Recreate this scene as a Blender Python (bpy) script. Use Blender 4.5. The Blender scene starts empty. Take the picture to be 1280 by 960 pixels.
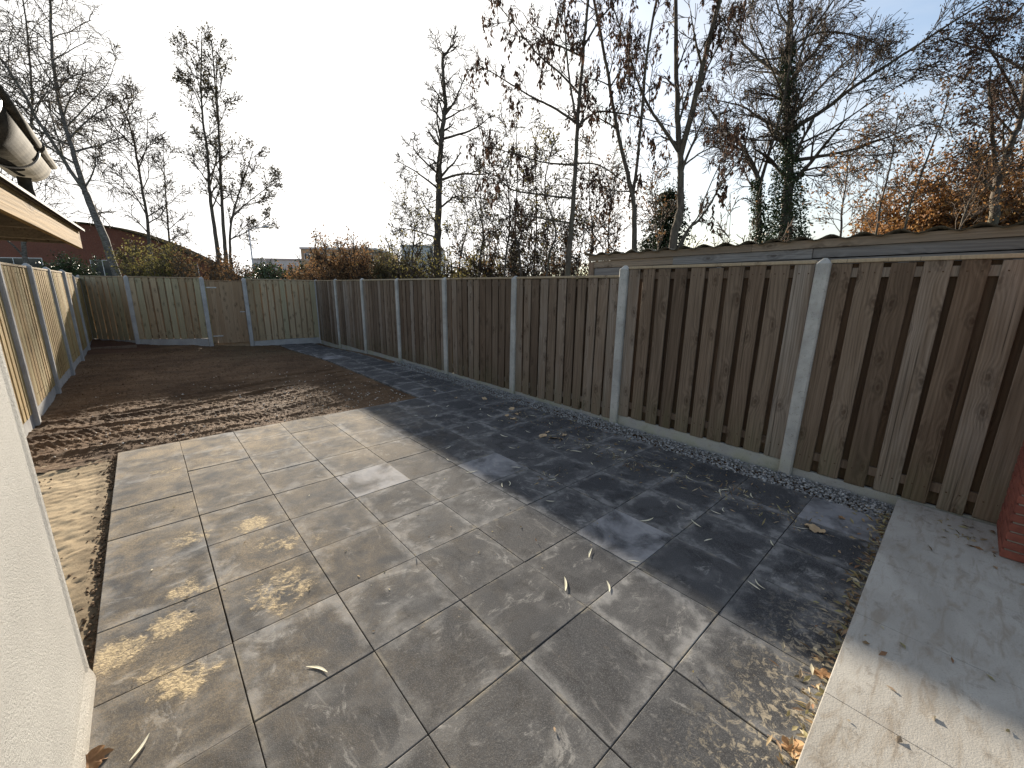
import bpy, bmesh, math, random
import numpy as np
from mathutils import Vector, Matrix
random.seed(11); rng = np.random.default_rng(11)
S = bpy.context.scene; COL = S.collection
R = math.radians

# ------------------------------------------------------------------ camera, sky, sun, exposure
CP = (-0.598228, -1.622069, 1.705495); YAW, PITCH, ROLL, FPX = 0.734137847, 0.230080928, 0.0150452122, 506.83
fw = Vector((math.sin(YAW)*math.cos(PITCH), math.cos(YAW)*math.cos(PITCH), -math.sin(PITCH)))
r0 = Vector((math.cos(YAW), -math.sin(YAW), 0)); u0 = r0.cross(fw)
rt = math.cos(ROLL)*r0 + math.sin(ROLL)*u0; up = -math.sin(ROLL)*r0 + math.cos(ROLL)*u0
cam = bpy.data.cameras.new('camera'); camo = bpy.data.objects.new('camera', cam); COL.objects.link(camo)
camo.matrix_world = Matrix(((rt.x, up.x, -fw.x, CP[0]), (rt.y, up.y, -fw.y, CP[1]), (rt.z, up.z, -fw.z, CP[2]), (0, 0, 0, 1)))
cam.sensor_width = 36; cam.lens = FPX/1280*36; cam.clip_start = 0.05; cam.clip_end = 3000
S.camera = camo
SUN_AZ, SUN_EL = R(18.0), R(14.4)          # azimuth clockwise from +Y
world = bpy.data.worlds.new('World'); S.world = world; world.use_nodes = True
wn = world.node_tree; bg = wn.nodes['Background']
sky = wn.nodes.new('ShaderNodeTexSky'); sky.sky_type = 'NISHITA'; sky.sun_disc = False
sky.sun_elevation = SUN_EL; sky.sun_rotation = SUN_AZ; sky.air_density = 1.0; sky.dust_density = 3.0; sky.ozone_density = 1.5
# thin high cloud: a milky veil that evens out the glare round the sun
def wnode(t, **kw):
    n_ = wn.nodes.new('ShaderNode'+t)
    for k_, v_ in kw.items(): setattr(n_, k_, v_)
    return n_
tcw = wnode('TexCoord'); mpw = wnode('Mapping'); mpw.inputs['Scale'].default_value = (1.2, 1.2, 3.0); mpw.inputs['Location'].default_value = (3.7, 1.9, .4); wn.links.new(tcw.outputs['Generated'], mpw.inputs[0])
nzw = wnode('TexNoise'); nzw.inputs['Scale'].default_value = 1.6; nzw.inputs['Detail'].default_value = 6; nzw.inputs['Roughness'].default_value = .6; wn.links.new(mpw.outputs[0], nzw.inputs['Vector'])
rmw = wnode('MapRange', interpolation_type='SMOOTHSTEP'); rmw.inputs[1].default_value = .38; rmw.inputs[2].default_value = .68; rmw.inputs[3].default_value = .04; rmw.inputs[4].default_value = .45; wn.links.new(nzw.outputs[0], rmw.inputs[0])
mxw = wnode('Mix', data_type='RGBA'); wn.links.new(rmw.outputs[0], mxw.inputs[0]); wn.links.new(sky.outputs[0], mxw.inputs[6]); mxw.inputs[7].default_value = (3.7, 3.65, 3.6, 1)
cpw = wnode('Mix', data_type='RGBA', blend_type='DARKEN'); cpw.inputs[0].default_value = 1.0; wn.links.new(mxw.outputs[2], cpw.inputs[6]); cpw.inputs[7].default_value = (5.2, 5.1, 4.95, 1)
wn.links.new(cpw.outputs[2], bg.inputs[0]); bg.inputs[1].default_value = 0.095
sl = bpy.data.lights.new('sun', 'SUN'); sl.energy = 5.0; sl.angle = R(1.3); sl.color = (1.0, 0.895, 0.745)
so = bpy.data.objects.new('sun', sl); COL.objects.link(so)
sd = Vector((math.sin(SUN_AZ)*math.cos(SUN_EL), math.cos(SUN_AZ)*math.cos(SUN_EL), math.sin(SUN_EL)))
so.rotation_euler = sd.to_track_quat('Z', 'Y').to_euler(); so.location = (6, 20, 12)
vs = S.view_settings; vs.view_transform = 'Standard'; vs.look = 'None'; vs.exposure = 1.6; vs.gamma = 1.0; vs.use_curve_mapping = False

def at(px, py, depth):
    """world point seen at a place of the photograph, at a distance along the view axis"""
    d = fw + rt*((px-640)/FPX) + up*((480-py)/FPX)
    return Vector(CP) + d*depth

# ------------------------------------------------------------------ helpers
def tag(o, label=None, cat=None, group=None, kind=None):
    if label: o['label'] = label
    if cat: o['category'] = cat
    if group: o['group'] = group
    if kind: o['kind'] = kind
    return o
def link(name, me, mat=None, parent=None, loc=None, rot=None):
    if mat is not None and not me.materials: me.materials.append(mat)
    o = bpy.data.objects.new(name, me); COL.objects.link(o)
    if parent: o.parent = parent
    if loc is not None: o.location = loc
    if rot is not None: o.rotation_euler = rot
    return o
def empty(name, loc=(0, 0, 0), rz=0):
    o = bpy.data.objects.new(name, None); o.empty_display_size = .2; COL.objects.link(o); o.location = loc; o.rotation_euler.z = rz
    return o
def mesh(name, v, f, smooth=False):
    me = bpy.data.meshes.new(name); me.from_pydata([tuple(map(float, a)) for a in v], [], [tuple(map(int, a)) for a in f]); me.update()
    if smooth: me.polygons.foreach_set('use_smooth', [True]*len(me.polygons))
    return me
def np_mesh(name, v, quads=None, tris=None, smooth=False, mi=None):
    """fast mesh from arrays"""
    me = bpy.data.meshes.new(name); v = np.asarray(v, np.float32)
    me.vertices.add(len(v)); me.vertices.foreach_set('co', v.ravel())
    idx, tot = [], []
    if quads is not None and len(quads): idx.append(np.asarray(quads, np.int32).ravel()); tot.append(np.full(len(quads), 4, np.int32))
    if tris is not None and len(tris): idx.append(np.asarray(tris, np.int32).ravel()); tot.append(np.full(len(tris), 3, np.int32))
    idx = np.concatenate(idx); tot = np.concatenate(tot)
    me.loops.add(len(idx)); me.loops.foreach_set('vertex_index', idx)
    me.polygons.add(len(tot)); me.polygons.foreach_set('loop_start', np.concatenate([[0], np.cumsum(tot)[:-1]]).astype(np.int32))
    me.update(calc_edges=True)
    if smooth: me.polygons.foreach_set('use_smooth', np.ones(len(tot), bool))
    if mi is not None: me.polygons.foreach_set('material_index', np.asarray(mi, np.int32))
    return me
def box_bm(bm, lo, hi, bev=0.0, seg=1):
    r = bmesh.ops.create_cube(bm, size=1)
    c = [(a+b)/2 for a, b in zip(lo, hi)]; s = [abs(b-a) for a, b in zip(lo, hi)]
    bmesh.ops.scale(bm, vec=s, verts=r['verts']); bmesh.ops.translate(bm, vec=c, verts=r['verts'])
    if bev: bmesh.ops.bevel(bm, geom=list({e for v in r['verts'] for e in v.link_edges}), offset=bev, segments=seg, affect='EDGES', profile=.6)
def boxes(name, lst, bev=0.0, seg=1):
    bm = bmesh.new()
    for lo, hi in lst: box_bm(bm, lo, hi, bev, seg)
    me = bpy.data.meshes.new(name); bm.to_mesh(me); bm.free(); return me
def prism(name, poly, axis, a, b):
    """extrude a 2D outline along an axis (0 x, 1 y, 2 z)"""
    n = len(poly); v = []
    for t in (a, b):
        for p in poly:
            q = list(p); q.insert(axis, t); v.append(q)
    f = [[i, (i+1) % n, n+(i+1) % n, n+i] for i in range(n)] + [list(range(n))[::-1], list(range(n, 2*n))]
    me = mesh(name, v, f); bm = bmesh.new(); bm.from_mesh(me); bmesh.ops.recalc_face_normals(bm, faces=bm.faces); bm.to_mesh(me); bm.free()
    return me
def sm(a, b, x):
    t = np.clip((np.asarray(x, float)-a)/(b-a), 0, 1); return t*t*(3-2*t)
def vnoise(x, y, s, seed=0):
    """smooth value noise on arrays"""
    x = np.asarray(x, float)*s; y = np.asarray(y, float)*s
    def h(i, j):
        n = np.sin(i*127.1+j*311.7+seed*74.7)*43758.5453; return n-np.floor(n)
    i, j = np.floor(x), np.floor(y); u, w = x-i, y-j; u = u*u*(3-2*u); w = w*w*(3-2*w)
    return (h(i, j)*(1-u)+h(i+1, j)*u)*(1-w)+(h(i, j+1)*(1-u)+h(i+1, j+1)*u)*w-.5

# ------------------------------------------------------------------ material helpers
class NT:
    def __init__(s, name):
        s.m = bpy.data.materials.new(name); s.m.use_nodes = True; s.t = s.m.node_tree
        s.b = s.t.nodes['Principled BSDF']
    def n(s, typ, *ins, **kw):
        nd = s.t.nodes.new('ShaderNode'+typ)
        named = {k[1:]: v for k, v in kw.items() if k[0] == '_'}
        for k, v in kw.items():
            if k[0] != '_': setattr(nd, k, v)
        for i, v in enumerate(ins):
            if v is not None: s.set(nd.inputs[i], v)
        for k, v in named.items(): s.set(nd.inputs[k.replace('_', ' ')], v)
        return nd
    def set(s, sock, v):
        if isinstance(v, bpy.types.NodeSocket): s.t.links.new(v, sock)
        else:
            if sock.type == 'RGBA' and len(v) == 3: v = (*v, 1)
            sock.default_value = v
    def math(s, op, a, b=0.0, c=None, clamp=False):
        nd = s.n('Math', a, b, c, operation=op, use_clamp=clamp); return nd.outputs[0]
    def mix(s, f, a, b, blend='MIX'):
        nd = s.n('Mix', data_type='RGBA', blend_type=blend); s.set(nd.inputs[0], f); s.set(nd.inputs[6], a); s.set(nd.inputs[7], b); return nd.outputs[2]
    def ramp(s, f, *stops):
        nd = s.n('ValToRGB', f); e = nd.color_ramp.elements
        while len(e) < len(stops): e.new(.5)
        for k, (p, c) in zip(e, stops):
            k.position = p; k.color = (*c, 1) if not np.isscalar(c) else (c, c, c, 1)
        return nd.outputs[0]
    def step(s, x, a, b):
        nd = s.n('MapRange', x, a, b, 0.0, 1.0, interpolation_type='SMOOTHSTEP'); return nd.outputs[0]
    def noise(s, vec, scale, detail=3, rough=.55, dist=0.0):
        nd = s.n('TexNoise', _Vector=vec, _Scale=scale, _Detail=detail, _Roughness=rough, _Distortion=dist); return nd.outputs[0]
    def vmap(s, vec, sc, loc=(0, 0, 0)):
        nd = s.n('Mapping', _Vector=vec); nd.inputs['Scale'].default_value = sc; nd.inputs['Location'].default_value = loc; return nd.outputs[0]
    def obj(s, jitter=True):
        tc = s.n('TexCoord').outputs['Object']
        if not jitter: return tc
        r = s.n('ObjectInfo').outputs['Random']
        o = s.n('CombineXYZ', s.math('MULTIPLY', r, 37.3), s.math('MULTIPLY', r, 91.7), s.math('MULTIPLY', r, 53.1)).outputs[0]
        return s.n('VectorMath', tc, o, operation='ADD').outputs[0]
    def rnd(s): return s.n('ObjectInfo').outputs['Random']
    def pos(s): return s.n('NewGeometry').outputs['Position']
    def xyz(s, v):
        o = s.n('SeparateXYZ', v).outputs; return o[0], o[1], o[2]
    def out(s, col, rough=.8, bump=None, bs=.3, bd=.01, spec=.3, metal=0.0):
        s.set(s.b.inputs['Base Color'], col); s.set(s.b.inputs['Roughness'], rough); s.b.inputs['Specular IOR Level'].default_value = spec; s.b.inputs['Metallic'].default_value = metal
        if bump is not None:
            b = s.n('Bump', _Strength=bs, _Distance=bd, _Height=bump); s.t.links.new(b.outputs[0], s.b.inputs['Normal'])
        return s.m

def wood(name, cols, grain=.5, algae=0.0, tint=None, rough=.8, contrast=1.0):
    k = NT(name); v = k.obj(); x, y, z = k.xyz(v); r = k.rnd()
    lo = k.noise(k.vmap(v, (3.2, 3.2, .3)), 1.0, 2, .5)
    vo = k.n('TexVoronoi', _Vector=k.n('CombineXYZ', k.math('ADD', k.math('MULTIPLY', x, 6.0), k.math('MULTIPLY', k.noise(v, 22, 2, .6), .22)), k.math('MULTIPLY', k.math('ADD', z, k.math('MULTIPLY', k.math('ABSOLUTE', k.math('SUBTRACT', x, k.math('MULTIPLY', r, 37.3))), .35)), 3.0), 0.0).outputs[0], _Scale=1.0, _Randomness=1.0, voronoi_dimensions='2D'); kn = vo.outputs['Distance']
    gate = k.step(k.xyz(vo.outputs['Color'])[0], .42, .46)
    knot = k.math('MULTIPLY', gate, k.math('SUBTRACT', 1.0, k.step(kn, .04, .13)))
    halo = k.math('MULTIPLY', gate, k.math('SUBTRACT', 1.0, k.step(kn, .05, .5)))
    eye = k.math('MULTIPLY', gate, k.math('MULTIPLY', k.step(kn, .1, .14), k.math('SUBTRACT', 1.0, k.step(kn, .16, .24))))
    f = k.math('ADD', k.math('MULTIPLY', x, 7.0), k.math('ADD', k.math('MULTIPLY', lo, 3.0), k.math('MULTIPLY', halo, .3)))
    ring = k.math('MULTIPLY_ADD', k.math('SINE', k.math('MULTIPLY', f, 30.0)), .5, .5)
    fib = k.noise(k.vmap(v, (90, 90, 2.2)), 1.0, 3, .6)
    blot = k.noise(k.vmap(v, (9, 9, 1.1)), 1.0, 5, .65)
    tone = k.math('ADD', k.math('MULTIPLY', r, .62), k.math('MULTIPLY', blot, .75))
    c = k.ramp(k.math('SUBTRACT', tone, .1, clamp=True), *[(i/(len(cols)-1), q) for i, q in enumerate(cols)])
    if tint: c = k.mix(k.step(k.math('FRACT', k.math('MULTIPLY', r, 7.31)), .45, .8), c, k.mix(.6, c, tint))
    g = k.math('ADD', k.math('MULTIPLY', ring, .22), k.math('MULTIPLY', fib, 1.0))
    c = k.mix(k.math('MULTIPLY', k.math('SUBTRACT', 1.15, g, clamp=True), grain), c, k.mix(.78, c, (.02, .013, .008)))
    c = k.mix(k.math('MULTIPLY', k.step(k.math('FRACT', k.math('MULTIPLY', r, 11.7)), .6, .98), .25), c, k.mix(.4, c, (.2, .12, .07)))
    c = k.mix(k.math('MULTIPLY', knot, .8), c, k.mix(.7, c, (.03, .015, .008)))
    c = k.mix(k.math('MULTIPLY', eye, .4), c, k.mix(.7, c, (.02, .014, .01)))
    if algae:
        oz = k.xyz(k.n('TexCoord').outputs['Object'])[2]
        m = k.math('MULTIPLY', k.math('SUBTRACT', 1.0, k.step(oz, -.9, -.35)), k.math('MULTIPLY', k.step(blot, .3, .7), algae))
        c = k.mix(m, c, (.075, .085, .035))
    c = k.mix(k.math('MULTIPLY', k.step(k.noise(k.vmap(v, (60, 60, .8)), 1.0, 2, .5), .64, .72), .55*contrast), c, (.02, .014, .01))
    return k.out(c, .9, k.math('ADD', g, k.math('MULTIPLY', knot, .5)), .6, .004, .12)

M = {}
M['wood_old'] = wood('weathered_wood', [(.085, .06, .043), (.185, .132, .092), (.3, .225, .162), (.4, .34, .28)], .95, .4)
M['wood_dark'] = wood('weathered_wood_back', [(.065, .042, .027), (.115, .073, .046), (.17, .11, .07)], .75, .3)  # darker copy for the recessed back boards: gap shade put into the colour
M['wood_new'] = wood('new_pine_wood', [(.3, .195, .08), (.46, .32, .14), (.55, .41, .2)], .7, 0, (.4, .35, .18))
M['wood_far'] = wood('greenish_pine_wood', [(.26, .185, .11), (.45, .345, .215), (.55, .44, .29)], .65, 0, (.42, .4, .26))
M['wood_cap'] = wood('cap_rail_wood', [(.3, .225, .14), (.42, .33, .22), (.48, .4, .28)], .4)
M['wood_gate'] = wood('gate_wood', [(.27, .18, .11), (.36, .25, .155), (.43, .32, .21)], .55)
M['wood_grey'] = wood('silvered_wood', [(.14, .13, .125), (.21, .2, .19), (.27, .255, .24)], .7)
M['wood_brown'] = wood('brown_shed_wood', [(.16, .115, .085), (.25, .18, .13), (.33, .24, .17)], .6)
M['wood_fascia'] = wood('fascia_wood', [(.33, .24, .14), (.45, .335, .2), (.5, .38, .24)], .6)

def concrete(name, a, b, dirt=(.2, .17, .12), green=0.0, fine=180, bs=.35):
    k = NT(name); v = k.obj(); 
    n1 = k.noise(v, 4, 5, .6); n2 = k.noise(v, fine, 2, .6); n3 = k.noise(v, 14, 4, .65)
    c = k.mix(k.step(n1, .3, .7), a, b)
    c = k.mix(k.math('MULTIPLY', k.step(n3, .52, .75), .35), c, dirt)
    c = k.mix(k.math('MULTIPLY', k.step(n2, .55, .7), .25), c, (.12, .11, .1))
    if green:
        z = k.xyz(k.pos())[2]
        c = k.mix(k.math('MULTIPLY', k.math('SUBTRACT', 1.0, k.step(z, .0, .3)), k.math('MULTIPLY', k.step(n1, .35, .65), green)), c, (.19, .2, .1))
    c = k.mix(k.math('MULTIPLY', k.step(k.noise(v, 45, 3, .7), .6, .68), .45), c, (.16, .15, .13))
    return k.out(c, .95, k.math('ADD', n2, k.math('MULTIPLY', n3, .6)), bs+.2, .004, .1)
M['conc_old'] = concrete('old_concrete', (.33, .32, .295), (.48, .465, .425), (.24, .22, .17), .55)
M['conc_new'] = concrete('new_concrete', (.32, .315, .31), (.42, .415, .405), (.26, .25, .235))
M['conc_slab'] = concrete('pale_paving_concrete', (.42, .4, .365), (.53, .505, .465), (.3, .25, .18), 0, 120, .25)

def m_slab():
    k = NT('pale_slab'); v = k.obj(); p = k.pos()
    n1 = k.noise(k.vmap(p, (1.0, 1.6, 1)), 1.6, 6, .62, .6); n2 = k.noise(p, 160, 2, .6); n3 = k.noise(k.vmap(p, (2.2, 9, 1)), 2.4, 5, .65, .8)
    n4 = k.noise(p, 11, 5, .7)
    c = k.mix(k.step(n1, .3, .72), (.29, .268, .232), (.41, .386, .34))
    c = k.mix(k.math('MULTIPLY', k.step(n3, .46, .7), .6), c, (.21, .165, .115))
    c = k.mix(k.math('MULTIPLY', k.step(n4, .57, .7), .5), c, (.13, .105, .078))
    c = k.mix(k.math('MULTIPLY', k.step(n2, .5, .7), .3), c, (.16, .15, .13))
    c = k.mix(k.math('MULTIPLY', k.rnd(), .15), c, (.33, .32, .3))
    return k.out(c, .95, k.math('ADD', n2, n4), .35, .003, .08)
M['slab'] = m_slab()

def gpt(px, py, z=0.0):
    d = at(px, py, 1)-Vector(CP); t = (z-CP[2])/d.z; return Vector(CP)+d*t
SPILL = []          # spilt sand: x, y, radius, amount
for (a_, b_, r_, h_) in ((215, 778, .2, 1.0), (150, 815, .22, 1.0), (175, 855, .16, .6), (228, 850, .2, 1.0), (262, 838, .12, .7), (350, 735, .34, .8), (315, 655, .22, .9), (345, 680, .26, .75), (240, 672, .2, .85), (205, 590, .2, .7), (235, 735, .2, .8), (395, 672, .12, .5)):
    q_ = gpt(a_, b_); SPILL.append((q_.x, q_.y, r_, h_))
def m_tile():
    k = NT('dark_concrete_tile'); v = k.obj(); p = k.pos(); r = k.rnd(); x, y, z = k.xyz(p)
    tc = k.n('TexCoord').outputs['Object']; ox, oy, oz = k.xyz(tc)
    r2 = k.math('FRACT', k.math('MULTIPLY', r, 17.7)); r3 = k.math('FRACT', k.math('MULTIPLY', r, 53.3))
    big = k.noise(v, 3.2, 5, .62, .5); mid = k.noise(v, 9, 5, .65, .3); fine = k.noise(v, 230, 2, .6); grit = k.noise(v, 70, 3, .7)
    c = k.mix(r, (.05, .051, .054), (.08, .08, .081))
    dk = k.noise(v, 5.5, 5, .65, .6); c = k.mix(k.math('MULTIPLY', k.step(dk, .47, .68), .65), c, (.03, .03, .031))
    c = k.mix(k.math('MULTIPLY', k.step(fine, .5, .72), .5), c, (.165, .164, .16))
    c = k.mix(k.math('MULTIPLY', k.step(fine, .56, .35), .35), c, (.03, .03, .032))
    # lime bloom: blotches, stronger towards edges and on some tiles
    e = k.math('MAXIMUM', k.math('ABSOLUTE', ox), k.math('ABSOLUTE', oy))
    edge = k.step(e, .15, .249)
    bloom = k.math('MULTIPLY', k.step(k.math('ADD', big, k.math('MULTIPLY', edge, .2)), .48, .72), k.math('MULTIPLY_ADD', r2, .7, .3))
    bloom = k.math('MULTIPLY', bloom, k.math('MULTIPLY_ADD', k.step(mid, .4, .6), .75, .25)); c = k.mix(k.math('MULTIPLY', bloom, .66), c, (.29, .285, .275))
    pale = k.math('MULTIPLY', k.step(r3, .93, .98), k.step(big, .3, .62))
    c = k.mix(k.math('MULTIPLY', pale, .6), c, (.33, .33, .34))
    sc2 = k.noise(k.vmap(v, (1, 1.7, 1)), 4.5, 7, .8, .9); c = k.mix(k.math('MULTIPLY', k.math('MULTIPLY', k.step(sc2, .54, .64), k.step(big, .42, .6)), .5), c, (.33, .32, .3))
    streak = k.noise(k.vmap(v, (2.5, 9, 1)), 2.0, 4, .6, 1.2)
    c = k.mix(k.math('MULTIPLY', k.step(streak, .6, .78), .4), c, (.25, .24, .225))
    # rusty earth stains
    c = k.mix(k.math('MULTIPLY', k.step(mid, .64, .8), .25), c, (.17, .13, .09))
    # blown sand lying on the tiles by the sand strip and the unfinished soil
    moss = k.math('MULTIPLY', k.step(e, .225, .2475), k.step(k.noise(p, 5, 4, .7), .5, .64)); c = k.mix(k.math('MULTIPLY', moss, .6), c, (.24, .215, .17))
    w1 = k.noise(p, 1.35, 5, .6, .7); w2 = k.noise(p, 6, 5, .7, .6)
    near = k.math('SUBTRACT', 1.0, k.step(x, -.95, 1.7)); back = k.math('MULTIPLY', k.step(y, .6, 4.2), k.math('SUBTRACT', 1.0, k.step(x, .7, 2.6)))
    amt = k.math('MAXIMUM', k.math('MULTIPLY', near, k.math('MULTIPLY_ADD', k.step(y, -.6, 1.2), .6, .12)), back)
    film = k.math('MULTIPLY', k.step(k.math('ADD', k.math('MULTIPLY', w1, .5), k.math('MULTIPLY', w2, .5)), .36, .66), amt)
    c = k.mix(k.math('MULTIPLY', film, k.math('MULTIPLY_ADD', k.step(k.noise(p, 90, 3, .7), .35, .65), .55, .35)), c, (.40, .305, .185))
    clump = None
    for (bx_, by_, br_, bh_) in SPILL:
        dd = k.math('SQRT', k.math('ADD', k.math('POWER', k.math('SUBTRACT', x, bx_), 2.0), k.math('POWER', k.math('SUBTRACT', y, by_), 2.0)))
        q = k.math('MULTIPLY', k.math('SUBTRACT', 1.0, k.step(dd, br_*.15, br_)), bh_); clump = q if clump is None else k.math('MAXIMUM', clump, q)
    clump = k.step(k.math('ADD', k.math('MULTIPLY', clump, .36), k.math('ADD', k.math('MULTIPLY', w2, .8), k.math('MULTIPLY', k.noise(p, 26, 5, .75, .5), .75))), .95, 1.16)
    grain_ = k.step(k.noise(p, 60, 3, .7), .4, .6)
    clump = k.math('MULTIPLY', clump, k.math('MULTIPLY_ADD', grain_, .6, .4))
    c = k.mix(clump, c, (.46, .365, .225))
    # sand trodden beside the pale slab
    fr = k.math('MULTIPLY', k.math('MULTIPLY', k.math('SUBTRACT', 1.0, k.step(y, -1.5, -1.05)), k.step(x, .2, .7)), k.math('SUBTRACT', 1.0, k.step(x, 1.7, 2.4)))
    c = k.mix(k.math('MULTIPLY', k.math('MULTIPLY', fr, k.step(k.noise(p, 24, 4, .75, .8), .5, .62)), .8), c, (.42, .36, .26))
    rough = .93
    h = k.math('ADD', k.math('MULTIPLY', fine, .5), k.math('ADD', k.math('MULTIPLY', grit, .5), k.math('MULTIPLY', clump, 1.6)))
    return k.out(c, rough, h, .5, .004, .1)
M['tile'] = m_tile()

def m_soil():
    k = NT('garden_soil'); p = k.pos(); x, y, z = k.xyz(p)
    n1 = k.noise(p, .8, 5, .65, .4); n2 = k.noise(p, 9, 6, .7); n3 = k.noise(p, 70, 4, .7)
    c = k.mix(k.step(n1, .35, .65), (.08, .047, .026), (.14, .086, .048))
    c = k.mix(k.math('MULTIPLY', k.step(n2, .5, .72), .6), c, (.19, .12, .068))
    c = k.mix(k.math('MULTIPLY', k.step(n3, .56, .75), .45), c, (.17, .125, .085))
    
    damp = k.noise(k.vmap(p, (1, 1.8, 1)), 1.3, 5, .6, .8); c = k.mix(k.math('MULTIPLY', k.step(damp, .5, .68), .5), c, (.045, .03, .02)); c = k.mix(k.math('MULTIPLY', k.step(damp, .47, .3), .4), c, (.17, .12, .075))
    red = k.math('MULTIPLY', k.step(y, 12.2, 13.6), k.math('SUBTRACT', 1.0, k.step(x, -.9, -.3)))
    c = k.mix(k.math('MULTIPLY', red, .6), c, (.085, .04, .03))
    g = k.math('MULTIPLY', k.step(x, 0.0, 1.6), k.math('MULTIPLY', k.step(y, 8.0, 11.0), k.step(n1, .35, .6)))
    c = k.mix(k.math('MULTIPLY', g, .4), c, (.06, .06, .035))
    return k.out(c, .95, k.math('ADD', n2, n3), .7, .015, .12)
M['soil'] = m_soil()
def m_sand():
    k = NT('builders_sand'); p = k.pos()
    n1 = k.noise(p, 2.2, 5, .6, .5); n2 = k.noise(p, 18, 5, .7); n3 = k.noise(p, 220, 2, .6)
    c = k.mix(k.step(n1, .3, .7), (.27, .205, .125), (.38, .295, .185))
    c = k.mix(k.math('MULTIPLY', k.step(n2, .54, .7), .6), c, (.19, .135, .08))
    x, y, z = k.xyz(p)
    c = k.mix(k.math('MULTIPLY', k.step(k.math('ADD', x, k.math('MULTIPLY', n2, .15)), -1.1, -.98), .7), c, (.1, .075, .048))
    c = k.mix(k.step(k.math('ADD', y, k.math('MULTIPLY', n2, .5)), 4.2, 4.45), c, (.09, .062, .04))
    return k.out(c, .95, k.math('ADD', n2, n3), .5, .006, .1)
M['sand'] = m_sand()
def m_plaster():
    k = NT('roughcast_plaster'); v = k.obj(False)
    n1 = k.noise(v, 1.6, 4, .6); n2 = k.noise(v, 105, 4, .75); n3 = k.noise(v, 400, 2, .6)
    c = k.mix(k.step(n1, .3, .7), (.46, .45, .425), (.54, .53, .5))
    c = k.mix(k.math('MULTIPLY', k.step(n2, .48, .66), .45), c, (.27, .26, .24))
    z = k.xyz(k.pos())[2]
    c = k.mix(k.math('MULTIPLY', k.math('SUBTRACT', 1.0, k.step(k.math('ADD', z, k.math('MULTIPLY', n1, .2)), .05, .3)), .35), c, (.42, .34, .23))
    return k.out(c, .95, k.math('ADD', n2, k.math('MULTIPLY', n3, .4)), 1.0, .012, .05)
M['plaster'] = m_plaster()
def simple(name, a, b, scale=6, rough=.8, spec=.12, metal=0.0, bs=.2, fine=None, per=False):
    k = NT(name); v = k.obj(); n = k.noise(v, scale, 5, .62)
    c = k.mix(k.step(n, .3, .7), a, b)
    if per: c = k.mix(k.rnd(), k.mix(.45, c, a), k.mix(.45, c, b))
    return k.out(c, rough, k.noise(v, fine or scale*8, 3, .6), bs, .004, spec, metal)
M['brick'] = simple('red_brick', (.145, .047, .034), (.25, .085, .058), 22, .88, .2, 0, .5, 160, True)
M['mortar'] = simple('mortar', (.2, .18, .15), (.3, .27, .23), 30, .95, .1, 0, .5)
M['zinc'] = simple('weathered_zinc', (.035, .032, .026), (.085, .077, .063), 11, .85, .05, .0, .2)
M['felt'] = simple('roofing_felt', (.045, .043, .04), (.08, .075, .07), 20, .8, .3, 0, .4, 200)
M['nail'] = simple('rusty_nail', (.05, .035, .025), (.12, .07, .04), 200, .7)
M['dark'] = simple('dark_gap', (.015, .014, .013), (.025, .022, .02), 8)
M['corrugated'] = simple('mossy_corrugated_sheet', (.09, .085, .07), (.15, .14, .11), 9, .9, .2, 0, .5, 90)
M['white_pvc'] = simple('white_plastic', (.74, .74, .74), (.8, .8, .79), 3, .4, .5, 0, .02)
M['steel'] = simple('galvanised_steel', (.3, .3, .3), (.42, .42, .42), 12, .45, .5, .8, .1)
M['gravel'] = None
def island(name, cols, rough=.8, spec=.3, trans=0.0):
    k = NT(name); r = k.n('NewGeometry').outputs['Random Per Island']
    c = k.ramp(r, *[(i/(len(cols)-1), q) for i, q in enumerate(cols)])
    m = k.out(c, rough, None, spec=spec)
    if trans:
        t = k.n('BsdfTranslucent', _Color=c); mx = k.n('MixShader', trans, k.b.outputs[0], t.outputs[0])
        k.t.links.new(mx.outputs[0], k.t.nodes['Material Output'].inputs[0])
    return m
M['gravel'] = island('grey_gravel', [(.1, .1, .1), (.24, .24, .235), (.38, .38, .37), (.17, .17, .17)], .85)
M['chips'] = island('pale_chips', [(.5, .47, .4), (.35, .3, .22), (.62, .6, .55), (.25, .2, .14)], .9)
M['clods'] = island('soil_clods', [(.07, .044, .026), (.13, .084, .05), (.18, .12, .072), (.09, .058, .034)], .95, .1)
M['litter'] = island('leaf_litter', [(.12, .07, .035), (.3, .22, .12), (.42, .38, .27), (.2, .1, .05), (.33, .3, .15), (.08, .05, .03)], .8, .2, .15)
M['lf_willow'] = simple('withered_willow_leaf', (.46, .43, .29), (.66, .63, .52), 40, .7, .2, 0, .1, None, True)
M['lf_brown'] = simple('brown_leaf', (.2, .1, .045), (.36, .22, .11), 30, .75, .2, 0, .1, None, True)
M['lf_tan'] = simple('tan_oak_leaf', (.36, .25, .14), (.5, .38, .24), 30, .75, .2, 0, .1, None, True)
def bark(name, a, b, sc=(14, 14, 3)):
    k = NT(name); p = k.pos(); v = k.vmap(p, sc); n = k.noise(v, 1.0, 5, .65, .4); n2 = k.noise(p, 1.2, 3, .6)
    c = k.mix(k.step(n, .35, .65), a, b); c = k.mix(k.math('MULTIPLY', k.step(n2, .45, .7), .35), c, (.1, .1, .055))
    return k.out(c, .9, n, .6, .02, .15)
M['bark'] = bark('grey_brown_bark', (.055, .043, .034), (.12, .098, .078))
M['bark_light'] = bark('pale_smooth_bark', (.065, .052, .04), (.135, .108, .08))
M['bark_birch'] = bark('birch_bark', (.06, .05, .042), (.2, .18, .16), (4, 4, 14))
M['twig'] = island('twigs', [(.05, .038, .03), (.08, .06, .046), (.065, .05, .04)], .9, .15)
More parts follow.
